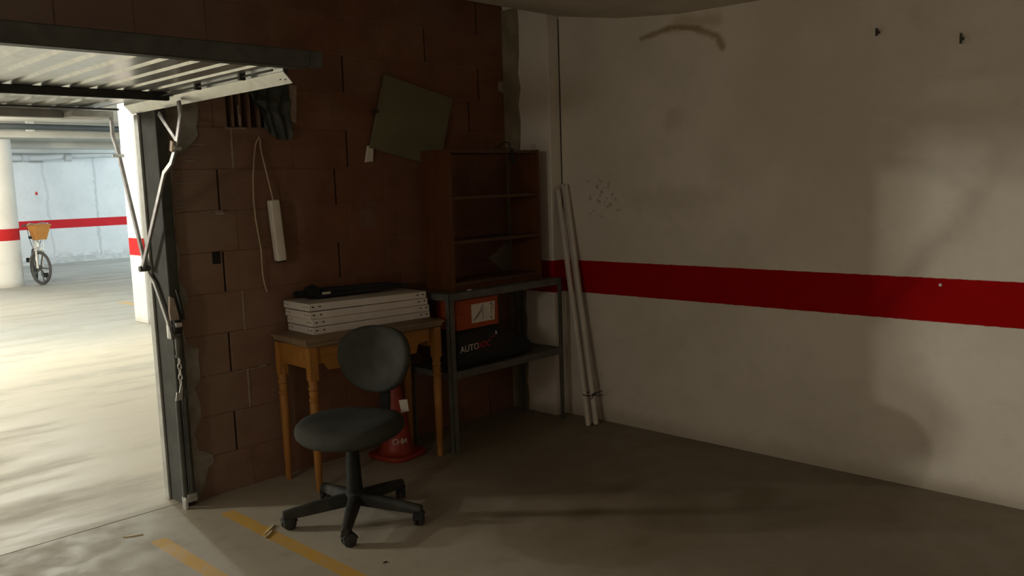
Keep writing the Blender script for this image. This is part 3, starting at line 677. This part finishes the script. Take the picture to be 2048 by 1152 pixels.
def turned_leg(h):
    return [(0.015, 0), (0.017, 0.02), (0.018, 0.045), (0.0155, 0.048), (0.0175, 0.055), (0.0215, 0.30), (0.0235, 0.44), (0.021, 0.455), (0.026, 0.462), (0.026, 0.470), (0.020, 0.477), (0.0245, 0.50), (0.020, 0.512), (0.026, 0.518), (0.026, 0.528), (0.022, 0.536), (0.024, 0.56), (0.024, h)]
TROT = R_(-4)
def side_table():
    t = thing('side_table', 'narrow pine table with turned legs against the brick wall', 'table', (2.650, 3.752, 0), TROT)
    lm = MB().lathe(turned_leg(0.60), n=16).box(-0.022, 0.022, -0.022, 0.022, 0.565, 0.735).mesh('leg', 'pine')
    for x, y in ((-0.366, -0.135), (-0.390, 0.142), (0.392, -0.135), (0.385, 0.142)):
        if True:
            o = bpy.data.objects.new('leg', lm); COL.objects.link(o); o.parent = t; o.location = (x, y, 0)
    def apron(x0, x1, y0, y1, z0, name='apron', mat='pine_h'): return MB().box(x0, x1, y0, y1, z0, 0.735).build(name, mat, t, 0.002)
    for y in (-0.142, 0.135): 
        if y > 0: apron(-0.363, 0.343, y, y+0.016, 0.625)
    for x in (-0.392, 0.357): apron(x, x+0.016, -0.113, 0.120, 0.625)
    # front apron: deep middle with a shallower stretch at the right
    mb = MB(); mb.prism([(-0.363, 0.735), (0.343, 0.735), (0.343, 0.665), (0.27, 0.655), (0.255, 0.605), (-0.28, 0.605), (-0.30, 0.64), (-0.363, 0.65)], lambda u, v, w_: (u, -0.145+w_, v), 0.016)
    fa = mb.build('front_apron', 'pine_h', t, 0.002)
    MB().box(-0.20, 0.20, -0.150, -0.144, 0.625, 0.722).build('drawer_front', 'pine_h', t, 0.002)
    MB().lathe([(0.006, 0), (0.006, 0.012), (0.014, 0.018), (0.013, 0.026), (0.002, 0.029)], (0, -0.150, 0.673), 14, Matrix.Rotation(R_(90), 3, 'X')).build('knob', 'pine', t)
    # top with moulded edge
    mb = MB(); lay = [(-0.012, 0.733), (-0.004, 0.738), (0.0, 0.748), (-0.002, 0.757), (0.008, 0.760), (0.008, 0.768), (0.002, 0.775)]
    for d, z in lay:
        a, b = 0.420+d-0.008, 0.185+d-0.008
        mb.v += [(-a, -b, z), (a, -b, z), (a, b, z), (-a, b, z)]
    for i in range(len(lay)-1):
        for j in range(4): mb.f.append((i*4+j, i*4+(j+1) % 4, i*4+4+(j+1) % 4, i*4+4+j))
    mb.f += [(3, 2, 1, 0), tuple(range(4*len(lay)-4, 4*len(lay)))]; mb.mi = [0]*len(mb.f)
    mb.build('tabletop', 'tabletop', t, angle=50)
side_table()

def metal_rack():
    t = thing('metal_rack', 'low grey steel rack with two shelves in the corner', 'rack', (3.565, 3.72, 0))
    X0, X1, Y0, Y1 = -0.470, 0.470, -0.185, 0.185
    def upright(sx, sy):
        mb = MB(); x = X0 if sx < 0 else X1; y = Y0 if sy < 0 else Y1
        ix = -sx*0.034; iy = -sy*0.034; tk = 0.0025
        def bx(a, b, c_, d): mb.box(min(a, b), max(a, b), min(c_, d), max(c_, d), 0, 0.905)
        bx(x, x+ix, y, y - sy*tk); bx(x, x - sx*tk, y, y+iy)
        u = mb.build('upright', 'rack', t)
        hb = MB(); z = 0.04
        while z < 0.9:
            cx = x + ix*0.5; hb.box(cx-0.002, cx+0.002, y - 0.0006 if sy < 0 else y-0.001, y+0.001 if sy < 0 else y+0.0006, z-0.005, z+0.005); z += 0.075
        tag(hb.build('slots', 'hole', u), kind='stuff')
    for sx in (-1, 1):
        for sy in (-1, 1): upright(sx, sy)
    for z in (0.905, 0.462):
        mb = MB().box(X0+0.003, X1-0.003, Y0+0.003, Y1-0.003, z-0.0015, z)
        for y in (Y0+0.003, Y1-0.0045): mb.box(X0+0.003, X1-0.003, y, y+0.0015, z-0.038, z)
        for x in (X0+0.003, X1-0.0045): mb.box(x, x+0.0015, Y0+0.003, Y1-0.003, z-0.038, z)
        s = mb.build('shelf', 'rack', t)
        hb = MB()
        for x in (X0+0.06, X1-0.06): hb.lathe([(0.001, 0), (0.006, 0), (0.006, 0.001), (0.001, 0.001)], (x, Y0+0.0035, z-0.02), 10, Matrix.Rotation(R_(90), 3, 'X'))
        tag(hb.build('bolts', 'hole', s), kind='stuff')
        # front lip stands just proud of the uprights
        MB().box(X0+0.034, X1-0.034, Y0-0.001, Y0+0.002, z-0.038, z+0.002).build('front_lip', 'rack', s)
metal_rack()

def bookcase():
    t = thing('bookcase', 'dark wooden open-backed bookcase standing on the metal rack', 'bookcase', (3.565, 3.725, 0.906))
    W2, D2, H = 0.370, 0.120, 0.795; tk = 0.018
    for s in (-1, 1): MB().box(min(s*W2, s*(W2-tk)), max(s*W2, s*(W2-tk)), -D2, D2, 0, H).build('side_panel', 'bookcase', t, 0.0015)
    MB().box(-W2+tk, W2-tk, -D2+0.004, D2, H-tk-0.002, H-0.002).build('top_board', 'shelf_board', t, 0.001)
    MB().box(-W2+tk, W2-tk, -D2+0.004, D2, 0.028, 0.028+tk).build('bottom_board', 'shelf_board', t, 0.001)
    MB().box(-W2+tk, W2-tk, -D2+0.012, -D2+0.028, 0, 0.028).build('plinth', 'bookcase', t)
    for z in (0.265, 0.515): MB().box(-W2+tk, W2-tk, -D2+0.006, D2, z, z+tk).build('shelf', 'shelf_board', t, 0.001)
bookcase()
# dark strap hanging from the top of the bookcase
o = thing('hanging_strap', 'dark strap draped over the top board of the bookcase', 'strap', (3.60, 3.62, 1.70))
MB().path_bar([(0.10, 0.09, 0.012), (0.10, 0.0, 0.008), (0.10, -0.016, 0.002), (0.10, -0.018, -0.03), (0.10, -0.018, -0.085)], 0.004, 0.022).build('strap', 'black_bag', o)
MB().tube([(-0.01, 0.02, 0.006), (0.02, 0.0, 0.03), (0.06, 0.0, 0.045), (0.10, 0.005, 0.04), (0.12, 0.02, 0.008)], 0.004, 8).build('loop', 'black_bag', o)
# chip of plaster on the rack
tag(MB().lathe([(0.002, 0), (0.016, 0.001), (0.013, 0.005), (0.003, 0.007)], (3.29, 3.578, 0.9055), 8, None, 1.3, 0.7).build('plaster_chip', 'paper'), 'small white chip lying on the front of the metal rack top', 'debris')

# white shelf panels stacked on the table
def panel_mesh():
    a, b, h, tk = 0.362, 0.133, 0.036, 0.0022
    mb = MB().box(-a, a, -b, b, h-tk, h)
    mb.box(-a, a, -b, -b+tk, 0, h-tk).box(-a, a, b-tk, b, 0, h-tk).box(-a, -a+tk, -b+tk, b-tk, 0, h-tk).box(a-tk, a, -b+tk, b-tk, 0, h-tk)
    mb.box(-a, a, -b+tk, -b+0.014, 0, tk).box(-a, a, b-0.014, b-tk, 0, tk)
    hb = MB()
    def slot(x, y, ax, w_):
        n = 8; pts = [(math.cos(2*math.pi*i/n)*w_, math.sin(2*math.pi*i/n)*0.0035) for i in range(n)]
        if ax == 'y': hb.prism(pts, lambda u, v, d: (x+u, -b-0.0004+d, 0.020+v), 0.0008)
        else: hb.prism(pts, lambda u, v, d: (-a-0.0004+d, y+u, 0.020+v), 0.0008)
    for x in (-a+0.022, -a+0.062, a-0.058, a-0.020): slot(x, 0, 'y', 0.008)
    for y in (-b+0.018, -b+0.048, b-0.045, b-0.015): slot(0, y, 'x', 0.005)
    return mb.mesh('panel', 'white_enamel', 0.0008), hb.mesh('slots', 'hole')
pm, hm = panel_mesh()
names = ['bottom panel of the white steel shelf stack on the table', 'second panel from the bottom of the white shelf stack', 'third panel from the bottom of the white shelf stack', 'topmost panel of the white steel shelf stack on the table']
for i, (dx, dy, a) in enumerate(((0.004, 0.0, 0.0), (0.0, -0.002, 0.004), (-0.006, 0.003, -0.003), (-0.014, 0.002, 0.006))):
    e = thing('shelf_panel', names[i], 'shelf panel', (2.705+dx, 3.822+dy, 0.7755 + i*0.0368), TROT + a, 'white shelf panels stacked on the table')
    e.rotation_euler.y = (0.0, 0.006, 0.007, 0.015)[i]; e.location.z += (0.0, 0.0022, 0.0030, 0.0062)[i]
    for nm, me in (('panel', pm), ('slots', hm)):
        o = bpy.data.objects.new(nm, me); COL.objects.link(o); o.parent = e
        if nm == 'slots': o['kind'] = 'stuff'
# long black folded stand lying on the stack
def folded_stand():
    t = thing('folded_stand', 'long black folded stand lying on the white shelf panels', 'stand', (2.70, 3.88, 0.932), TROT)
    for i, (y, z) in enumerate(((-0.035, 0.017), (0.0, 0.017), (0.035, 0.017))):
        lg = MB().tube([(-0.24, y, z), (0.10, y, z)], 0.013, 10).tube([(0.10, y, z), (0.34, y, z-0.002)], 0.010, 10).build('leg', 'black_bag', t)
        MB().box(0.085, 0.115, y-0.014, y+0.014, z-0.014, z+0.018).build('clamp', 'plastic', lg, 0.003)
    MB().lathe([(0.02, -0.27), (0.05, -0.265), (0.052, -0.22), (0.03, -0.21)], (0, 0, 0.036), 14, Matrix.Rotation(R_(90), 3, 'Y'), 0.65, 1.0).build('collar', 'plastic', t)
    MB().tube([(-0.27, 0, 0.03), (-0.34, 0, 0.034)], 0.018, 12).build('head', 'plastic', t)
    MB().tube([(-0.275, 0.0, 0.03), (-0.26, 0.0, 0.06), (-0.235, 0.0, 0.07), (-0.215, 0, 0.055)], 0.009, 8).build('handle', 'plastic', t)
    MB().box(-0.205, -0.155, -0.048, -0.030, 0.022, 0.034).build('grey_label', 'paper', t, 0.002)
    MB().path_bar([(-0.20, 0.01, 0.040), (-0.05, 0.0, 0.038), (0.1, 0.0, 0.036), (0.26, 0.0, 0.030)], 0.020, 0.07, (0, 1, 0)).build('sleeve', 'black_bag', t, 0.004)
folded_stand()

# boxes and bag on the rack's lower shelf
def orange_box():
    t = thing('cardboard_box', 'orange cardboard box with white sticker on the black bag', 'box', (3.350, 3.665, 0.684))
    MB().box(-0.165, 0.165, -0.085, 0.085, 0, 0.172).build('carton', 'orange_card', t, 0.002)
    MB().box(-0.165, -0.06, -0.0858, -0.085, 0.085, 0.091).build('flap_line', 'brown_card', t)
    s = MB().prism([(-0.05, 0.030), (0.132, 0.030), (0.138, 0.140), (-0.052, 0.138)], lambda u, v, w_: (u, -0.0856-w_, v), 0.0006).build('sticker', 'paper', t)
    mb = MB()
    for x0, x1, z0, z1 in ((0.098, 0.116, 0.120, 0.132), (0.100, 0.113, 0.040, 0.054), (0.102, 0.110, 0.07, 0.11), (0.118, 0.125, 0.09, 0.12), (0.036, 0.042, 0.04, 0.132)): mb.box(x0, x1, -0.0868, -0.0861, z0, z1)
    mb.prism([(-0.045, 0.04), (-0.03, 0.04), (0.03, 0.09), (0.03, 0.125), (0.02, 0.10)], lambda u, v, w_: (u, -0.0861-w_, v), 0.0006)
    tag(mb.build('printing', 'grey_print', s), kind='stuff')
orange_box()
def bag():
    t = thing('tool_bag', 'black fabric bag with white and red lettering on the lower rack shelf', 'bag', (3.42, 3.70, 0.463))
    # soft box: grid of rounded superellipse sections, slumping to the right
    mb = MB(); n = 28; secs = []
    for x, hh, d in ((-0.262, 0.16, 0.10), (-0.250, 0.205, 0.125), (-0.20, 0.219, 0.135), (0.0, 0.220, 0.138), (0.09, 0.212, 0.138), (0.13, 0.19, 0.135), (0.20, 0.16, 0.128), (0.30, 0.125, 0.115), (0.38, 0.085, 0.09), (0.42, 0.05, 0.06)):
        ring = []
        for j in range(n):
            a = 2*math.pi*j/n; ca, sa = math.cos(a), math.sin(a); e = 7.0; r = (abs(ca)**e + abs(sa)**e)**(-1/e)
            ring.append((x, r*ca*d - 0.01, hh/2 + r*sa*hh/2))
        secs.append(ring)
    for rg in secs: mb.v += rg
    for i in range(len(secs)-1):
        for j in range(n): mb.f.append((i*n+j, i*n+(j+1) % n, (i+1)*n+(j+1) % n, (i+1)*n+j))
    mb.f += [tuple(range(n)), tuple(range((len(secs)-1)*n, len(secs)*n))]; mb.mi = [0]*len(mb.f)
    mb.build('body', 'black_bag', t, angle=50)
    y = -0.1492; sl = Vector((1, 0, 0.03))
    def T(body, x, z, size, mat): text('lettering', body, size, mat, t, basis(sl, (0, 0, 1), (x, y, z)))
    T('AUTO', -0.170, 0.118, 0.052, 'white_print'); T('DOC', -0.058, 0.122, 0.050, 'red_print')
    mb = MB()
    for i, (x, z, s_) in enumerate(((0.0, 0.150, 0.006), (0.014, 0.156, 0.006), (0.027, 0.163, 0.006))): mb.box(x, x+0.009, y-0.0004, y+0.0008, z, z+s_)
    tag(mb.build('emblem', 'red_print', t), kind='stuff')
    MB().prism([(0.036, 0.172), (0.052, 0.168), (0.046, 0.186), (0.040, 0.190)], lambda u, v, w_: (u, y-0.0004+w_, v), 0.0012).build('emblem', 'white_print', t)
    MB().path_bar([(-0.26, 0.02, 0.12), (-0.275, 0.02, 0.15), (-0.277, 0.02, 0.18), (-0.26, 0.02, 0.20)], 0.006, 0.03, (0, 1, 0)).build('handle', 'black_bag', t)
bag()

# traffic cone under the table
def cone():
    t = thing('traffic_cone', 'orange traffic cone with white lettering under the pine table', 'traffic cone', (2.885, 3.790, 0))
    mb = MB(); pts = []
    for j in range(32):
        a = 2*math.pi*j/32; ca, sa = math.cos(a), math.sin(a); e = 4; r = (abs(ca)**e + abs(sa)**e)**(-1/e)*0.135
        pts.append((r*ca, r*sa))
    rz = Matrix.Rotation(R_(8), 3, 'Z')
    mb.prism(pts, lambda u, v, w_: rz @ Vector((u, v, 0.002+w_)), 0.026); mb.build('base', 'cone', t, 0.006, 2)
    prof = [(0.110, 0.027), (0.098, 0.036), (0.088, 0.055), (0.078, 0.12), (0.060, 0.24), (0.042, 0.36), (0.026, 0.46), (0.022, 0.475), (0.012, 0.478)]
    MB().lathe(prof, n=32).build('body', 'cone', t)
    # letters wrapped round the cone, towards the front right
    for i, ch in enumerate('CHM'):
        ang = R_(-136 + i*20); z = 0.098; rr = 0.0822
        nrm = Vector((math.cos(ang), math.sin(ang), 0.15)).normalized(); tx = Vector((-math.sin(ang), math.cos(ang), 0))
        text('lettering', ch, 0.044, 'cone_text', t, basis(tx, nrm.cross(tx), Vector((math.cos(ang)*rr, math.sin(ang)*rr, z))), 0.0012)
cone()

# white tubes leaning in the corner
for (x0, y0), (x1, y1), zt, r, lab, flat in (((3.985, 3.300), (4.085, 3.640-0.05), 1.455, 0.014, 'leftmost white plastic tube leaning beside the pilaster', 0),
                                       ((4.035, 3.280), (4.128, 3.560), 1.480, 0.014, 'rightmost white plastic tube leaning on the white wall', 0),
                                       ((4.045, 3.318), (4.131, 3.590), 1.485, 0.010, 'thin white plastic tube standing behind the two leaning tubes', 1)):
    e = thing('plastic_tube', lab, 'tube', (x0, y0, 0), 0, 'white tubes leaning in the corner')
    d = Vector((x1-x0, y1-y0, zt))
    mb = MB().tube([d*0.004, d], r, 12, caps=False)
    mb.tube([d, d*0.006], r*0.86, 12, caps=False)
    k = 12
    for a, b in ((0, 36), (12, 24)):
        for j in range(k): mb.f.append((a+j, a+(j+1) % k, b+(j+1) % k, b+j))
    mb.mi = [0]*len(mb.f)
    mb.build('tube', 'pvc', e)
    if not flat: MB().path_bar([d*t_ for t_ in (0.01, 0.5, 0.995)], 0.004, 2*r+0.004, (0.7, -0.7, 0)).build('seam', 'pvc', e)
tie = thing('cable_tie', 'dark cord tied round the white tubes near the floor', 'cord', (4.02, 3.30, 0.195))
mb = MB(); mb.tube([(0.05*math.cos(2*math.pi*j/16), 0.032*math.sin(2*math.pi*j/16)+0.02, 0.004*math.sin(j)) for j in range(16)], 0.003, 6, closed=True); mb.build('loop', 'hole', tie)
MB().tube([(0.0, -0.013, 0.0), (0.03, -0.035, 0.015), (0.055, -0.04, 0.018)], 0.0025, 6).tube([(0.0, -0.013, 0.0), (0.035, -0.03, -0.01), (0.06, -0.035, -0.008)], 0.0025, 6).tube([(0, -0.013, 0), (-0.03, -0.03, -0.012), (-0.05, -0.03, -0.014)], 0.0025, 6).build('loose_end', 'hole', tie)
MB().lathe([(0.001, -0.008), (0.008, -0.004), (0.008, 0.004), (0.001, 0.008)], (0.0, -0.014, 0), 8).build('knot', 'hole', tie)

# board hung askew on the bricks
def wall_board():
    t = thing('wall_board', 'grey-green board nailed askew high on the brick wall', 'board', (3.26, 3.985, 1.88))
    TL, TR, BR, BL = (3.067, 2.138), (3.583, 2.026), (3.453, 1.614), (2.937, 1.726)
    pf = []
    for a, b in ((TL, TR), (TR, BR), (BR, BL), (BL, TL)):
        for k in range(3): pf.append((a[0] + (b[0]-a[0])*k/3 - 3.26, a[1] + (b[1]-a[1])*k/3 - 1.88))
    MB().prism(pf, lambda u, v, w_: (u, 0.006 - w_ - 0.02*max(0, -u)*1.5, v), 0.012).build('panel', 'board', t, 0.0015)
    MB().lathe([(0.001, 0), (0.005, 0), (0.005, 0.003), (0.002, 0.012), (0.001, 0.012)], (0.037, -0.006, 0.086), 8, Matrix.Rotation(R_(90), 3, 'X'), 0.8, 1.6).build('nail', 'galv', t)
    MB().bar((-0.25, -0.012, 0.05), (-0.285, -0.004, 0.045), 0.008, 0.02).build('hinge', 'black_steel', t)
wall_board()
o = MB().prism([(-0.035, -0.048), (0.020, -0.044), (0.028, 0.03), (0.018, 0.045), (-0.012, 0.045)], lambda u, v, w_: (u, -w_, v), 0.012).build('wall_bracket', 'lamp_white', None, 0.003, loc=(2.945, 3.996, 1.692))
tag(o, 'small white plastic piece below the corner of the wall board', 'wall fitting')

# dark green sheet stuffed over the broken block
def green_sheet():
    t = thing('plastic_sheet', 'dark green crumpled plastic sheet covering a hole in the bricks', 'sheet', (2.32, 3.99, 1.93))
    top = 0.20
    def fn(u, v):
        xl = -0.145 + 0.10*(1-v) + (0.02 if v < 0.35 else 0); xr = 0.125 + 0.004*math.sin(v*9)
        x = xl + (xr-xl)*u; z = -0.165 + 0.05*max(0, 0.45-u)/0.45*(1 if v < 0.5 else 0.3) + (top+0.165)*v
        y = -0.012 - 0.010*math.sin(u*19 + 2*math.sin(v*5)) - 0.006*math.sin(v*13 + u*7) - 0.010*math.exp(-((v-0.5)/0.06)**2)
        return (x, y, z)
    mb = MB(); mb.grid(40, 28, fn); k = len(mb.v); nf = len(mb.f)
    mb.v += [(x, y+0.003, z) for x, y, z in mb.v[:k]]; mb.f += [tuple(reversed([i+k for i in f])) for f in mb.f[:nf]]; mb.mi = [0]*len(mb.f)
    mb.build('sheet', 'green_sheet', t, angle=70)
green_sheet()

def hanging_lamp():
    t = thing('hanging_lamp', 'white plastic batten lamp hanging by its cable on the bricks', 'lamp', (2.318, 3.965, 1.30))
    tilt = Matrix.Rotation(R_(-4.5), 3, 'Y')
    up = tilt.inverted() @ Vector((0, 0, 1))
    mb = MB().box(-0.027, 0.027, -0.022, 0.022, -0.158, 0.158)
    mb.v = [tuple(Matrix.Rotation(R_(-4.0), 3, 'Y') @ Vector(p_) * 1.0) for p_ in mb.v]
    mb.v = [(-x if False else x, y, z) for x, y, z in mb.v]
    mb.build('housing', 'lamp_white', t, 0.009, 3)
    RY = Matrix.Rotation(R_(-4.0), 3, 'Y')
    e = MB().box(-0.022, 0.022, -0.018, 0.018, -0.164, -0.157); e.v = [tuple(RY @ Vector(p_)) for p_ in e.v]; e.build('end_cap', 'plastic', t, 0.002)
    tp = RY @ Vector((0, 0, 0.158)); top = Vector((2.268, 3.985, 1.765)) - Vector((2.318, 3.965, 1.30))
    tp2 = Vector((0.0, 0.0, 0.16))
    MB().tube([tp, tp + Vector((-0.004, 0.002, 0.03)), tp + Vector((-0.012, 0.006, 0.08)), tp + Vector((-0.032, 0.01, 0.19)), tp + Vector((-0.045, 0.01, 0.26)), top], 0.0036, 8).build('cable', 'cable', t)
hanging_lamp()
cb = MB().tube([(x, 3.982 - 0.004*math.sin(i), z) for i, (x, z) in enumerate(((2.262, 1.775), (2.238, 1.74), (2.222, 1.66), (2.212, 1.56), (2.209, 1.46), (2.214, 1.36), (2.222, 1.28), (2.229, 1.207), (2.228, 1.13), (2.230, 1.07), (2.238, 1.03), (2.25, 0.987)))], 0.0036, 8).build('loose_cable', 'cable')
tag(cb, 'loose cream cable dangling down the bricks left of the lamp', 'cable')

# splinters on the floor
def splinter(p0, p1, r, lab):
    a = Vector((*p0, 0.0)); b = Vector((*p1, 0.0)); c = (a+b)/2; d = (b-a).normalized(); n = Vector((-d.y, d.x, 0)); mb = MB()
    L = (b-a).length
    prof = [(-0.5, 0.2), (-0.30, 1.0), (0.15, 0.8), (0.5, 0.15)]; vs = []
    for t, w_ in prof:
        p_ = d*(L*t)
        vs += [p_ - n*(r*w_), p_ + n*(r*w_), p_ + n*(r*w_*0.7) + Vector((0, 0, r*0.9)), p_ - n*(r*w_*0.7) + Vector((0, 0, r*0.9))]
    fs = [(3, 2, 1, 0), (12, 13, 14, 15)]
    for i in range(3):
        for j in range(4): fs.append((4*i+j, 4*i+(j+1) % 4, 4*i+4+(j+1) % 4, 4*i+4+j))
    mb.add(vs, fs)
    o = mb.build('wood_splinter', 'pale_wood', loc=c + Vector((0, 0, 0.0005))); tag(o, lab, 'debris', 'splinters on the floor')
splinter((1.885, 3.415), (1.795, 3.345), 0.007, 'longer pale wood splinter lying across the yellow line')
splinter((1.845, 3.362), (1.782, 3.312), 0.006, 'shorter pale wood splinter next to the yellow line')
splinter((1.372, 3.818), (1.445, 3.778), 0.005, 'thin pale splinter on the floor near the door sill')
tag(MB().lathe([(0.002, 0), (0.008, 0.001), (0.006, 0.003), (0.002, 0.004)], (1.977, 2.715, 0), 8, None, 1.5, 0.7).build('dirt_lump', 'dark_void'), 'small dark crumb of dirt on the floor in front of the chair', 'debris')

# ================================================================== BICYCLE
def bicycle():
    t = thing('bicycle', 'white city bicycle with tan front basket beside the round column', 'bicycle', (4.94, 16.44, 0))
    ax = Vector((0.198, 0.98, 0)).normalized()         # towards the rear
    wd = Vector((-0.255, 0.967, 0)).normalized()        # front wheel plane, turned
    side = Vector((0.98, -0.198, 0)); Z = Vector((0, 0, 1)); R0 = 0.30
    def wheel(c, d, nm):
        n = 32; ring = lambda r: [c + d*(r*math.cos(2*math.pi*j/n)) + Z*(r*math.sin(2*math.pi*j/n)) for j in range(n)]
        w_ = MB().tube(ring(R0-0.022), 0.022, 8, closed=True).build('tyre', 'rubber', t)
        MB().tube(ring(R0-0.048), 0.011, 6, closed=True).build('rim', 'dark_steel', w_)
        for k in range(5):
            a = R_(90+72*k+20); MB().bar(c, c + d*(math.cos(a)*(R0-0.05)) + Z*(math.sin(a)*(R0-0.05)), 0.022, 0.014, d.cross(Z)).build('spoke', 'dark_steel', w_)
        s_ = d.cross(Z); MB().tube([c - s_*0.04, c + s_*0.04], 0.02, 12).build('hub', 'dark_steel', w_)
    fc = Z*R0; rc = ax*1.02 + Z*R0
    wheel(fc, wd, 'front'); wheel(rc, ax, 'rear')
    head = ax*0.14 + Z*0.80; fs = wd.cross(Z)
    crown = ax*0.09 + Z*0.66
    for s in (-1, 1): MB().tube([fc + fs*(0.045*s), fc + fs*(0.05*s) + wd*0.02 + Z*0.15, crown + fs*(0.045*s), crown + fs*(0.01*s) + Z*0.02], 0.014, 10).build('fork_blade', 'white_paint', t)
    MB().tube([crown, head + Z*0.10], 0.022, 12).build('head_tube', 'white_paint', t)
    bb = ax*0.58 + Z*0.27; seat = ax*0.78 + Z*0.72
    for nm, a, b, r in (('down_tube', head - Z*0.08, bb, 0.024), ('top_tube', head - Z*0.03, bb + (seat-bb)*0.35, 0.018), ('seat_tube', bb, seat + Z*0.06, 0.017), ('chain_stay', bb, rc, 0.012), ('seat_stay', bb + (seat-bb)*0.75, rc, 0.010)):
        MB().tube([a, b], r, 10).build(nm, 'white_paint', t)
    MB().lathe([(0.02, 0), (0.09, 0.01), (0.10, 0.04), (0.06, 0.065), (0.01, 0.07)], seat + Z*0.06, 16, None, 0.8, 1.4).build('saddle', 'plastic', t)
    # handlebar, turned with the wheel
    hb = head + Z*0.26; hs = fs if fs.dot(side) > 0 else -fs
    MB().tube([hb - Z*0.18, hb], 0.014, 8).build('stem', 'galv', t)
    for s in (-1, 1):
        k = 0.21 if s < 0 else 0.31
        MB().tube([hb, hb + hs*(0.12*s) + Z*0.02, hb + hs*((k-0.08)*s) + Z*0.0 + wd*0.02, hb + hs*(k*s) + wd*0.06 - Z*0.02], 0.012, 8).build('handlebar', 'galv', t)
        MB().tube([hb + hs*((k-0.07)*s) + wd*0.025 - Z*0.003, hb + hs*(k*s) + wd*0.062 - Z*0.021], 0.018, 8).build('grip', 'rubber', t)
    # basket in front of the handlebar
    bo = -wd*0.10 + ax*0.10 - hs*0.02; mb = MB()
    def ringp(hw, d0, d1, z): return [bo + hs*(-hw) - wd*d1 + Z*z, bo + hs*hw - wd*d1 + Z*z, bo + hs*hw + wd*d0 + Z*z, bo - hs*hw + wd*d0 + Z*z]
    lo = ringp(0.085, 0.07, 0.07, 0.79); hi = ringp(0.155, 0.10, 0.12, 1.05); li = ringp(0.075, 0.06, 0.06, 0.80); hi2 = ringp(0.143, 0.09, 0.108, 1.05)
    mb.v = [tuple(p_) for p_ in lo+hi+li+hi2]
    for j in range(4):
        q = (j+1) % 4; mb.f += [(j, q, 4+q, 4+j), (8+q, 8+j, 12+j, 12+q), (4+j, 4+q, 12+q, 12+j)]
    mb.f += [(3, 2, 1, 0), (8, 9, 10, 11)]; mb.mi = [0]*len(mb.f); b = mb.build('basket', 'basket', t, 0.006)
    MB().tube(hi + [], 0.011, 8, closed=True).build('rim_weave', 'basket', b)
    MB().bar(bo + Z*0.785, bo + Z*0.80 , 0.16, 0.12).build('basket_carrier', 'galv', t)
    for s in (-1, 1): MB().tube([bo + hs*(0.07*s) + Z*0.79, fc + fs*(0.05*s)], 0.006, 6).build('carrier_stay', 'galv', t)
    # front mudguard
    mb = MB(); pts = [fc + wd*((R0+0.012)*math.cos(R_(a))) + Z*((R0+0.012)*math.sin(R_(a))) for a in range(15, 125, 11)]
    mb.path_bar(pts, 0.003, 0.05, fs); mb.build('mudguard', 'galv_dull', t)
    # cranks, pedals and cables
    for s, a in ((1, -70), (-1, 110)):
        e = bb + side*(0.07*s) + ax*(0.16*math.cos(R_(a))) + Z*(0.16*math.sin(R_(a)))
        cr = MB().bar(bb + side*(0.06*s), e, 0.025, 0.015).build('crank', 'dark_steel', t)
        MB().bar(e, e + side*(0.10*s), 0.08, 0.022, ax).build('pedal', 'plastic', cr)
    MB().tube([hb + hs*0.20, hb + hs*0.17 - wd*0.06 - Z*0.12, hb + hs*0.06 - wd*0.02 - Z*0.28, crown], 0.005, 6).build('brake_cable', 'plastic', t)
    MB().tube([hb - hs*0.16, hb - hs*0.18 - wd*0.05 - Z*0.2, fc - hs*0.10 + Z*0.33, crown - hs*0.03], 0.005, 6).build('brake_cable', 'plastic', t)
    MB().tube([ax*0.80 + Z*0.28 + side*0.05, ax*0.72 + side*0.17 + Z*0.01], 0.010, 8).build('kickstand', 'dark_steel', t)
bicycle()
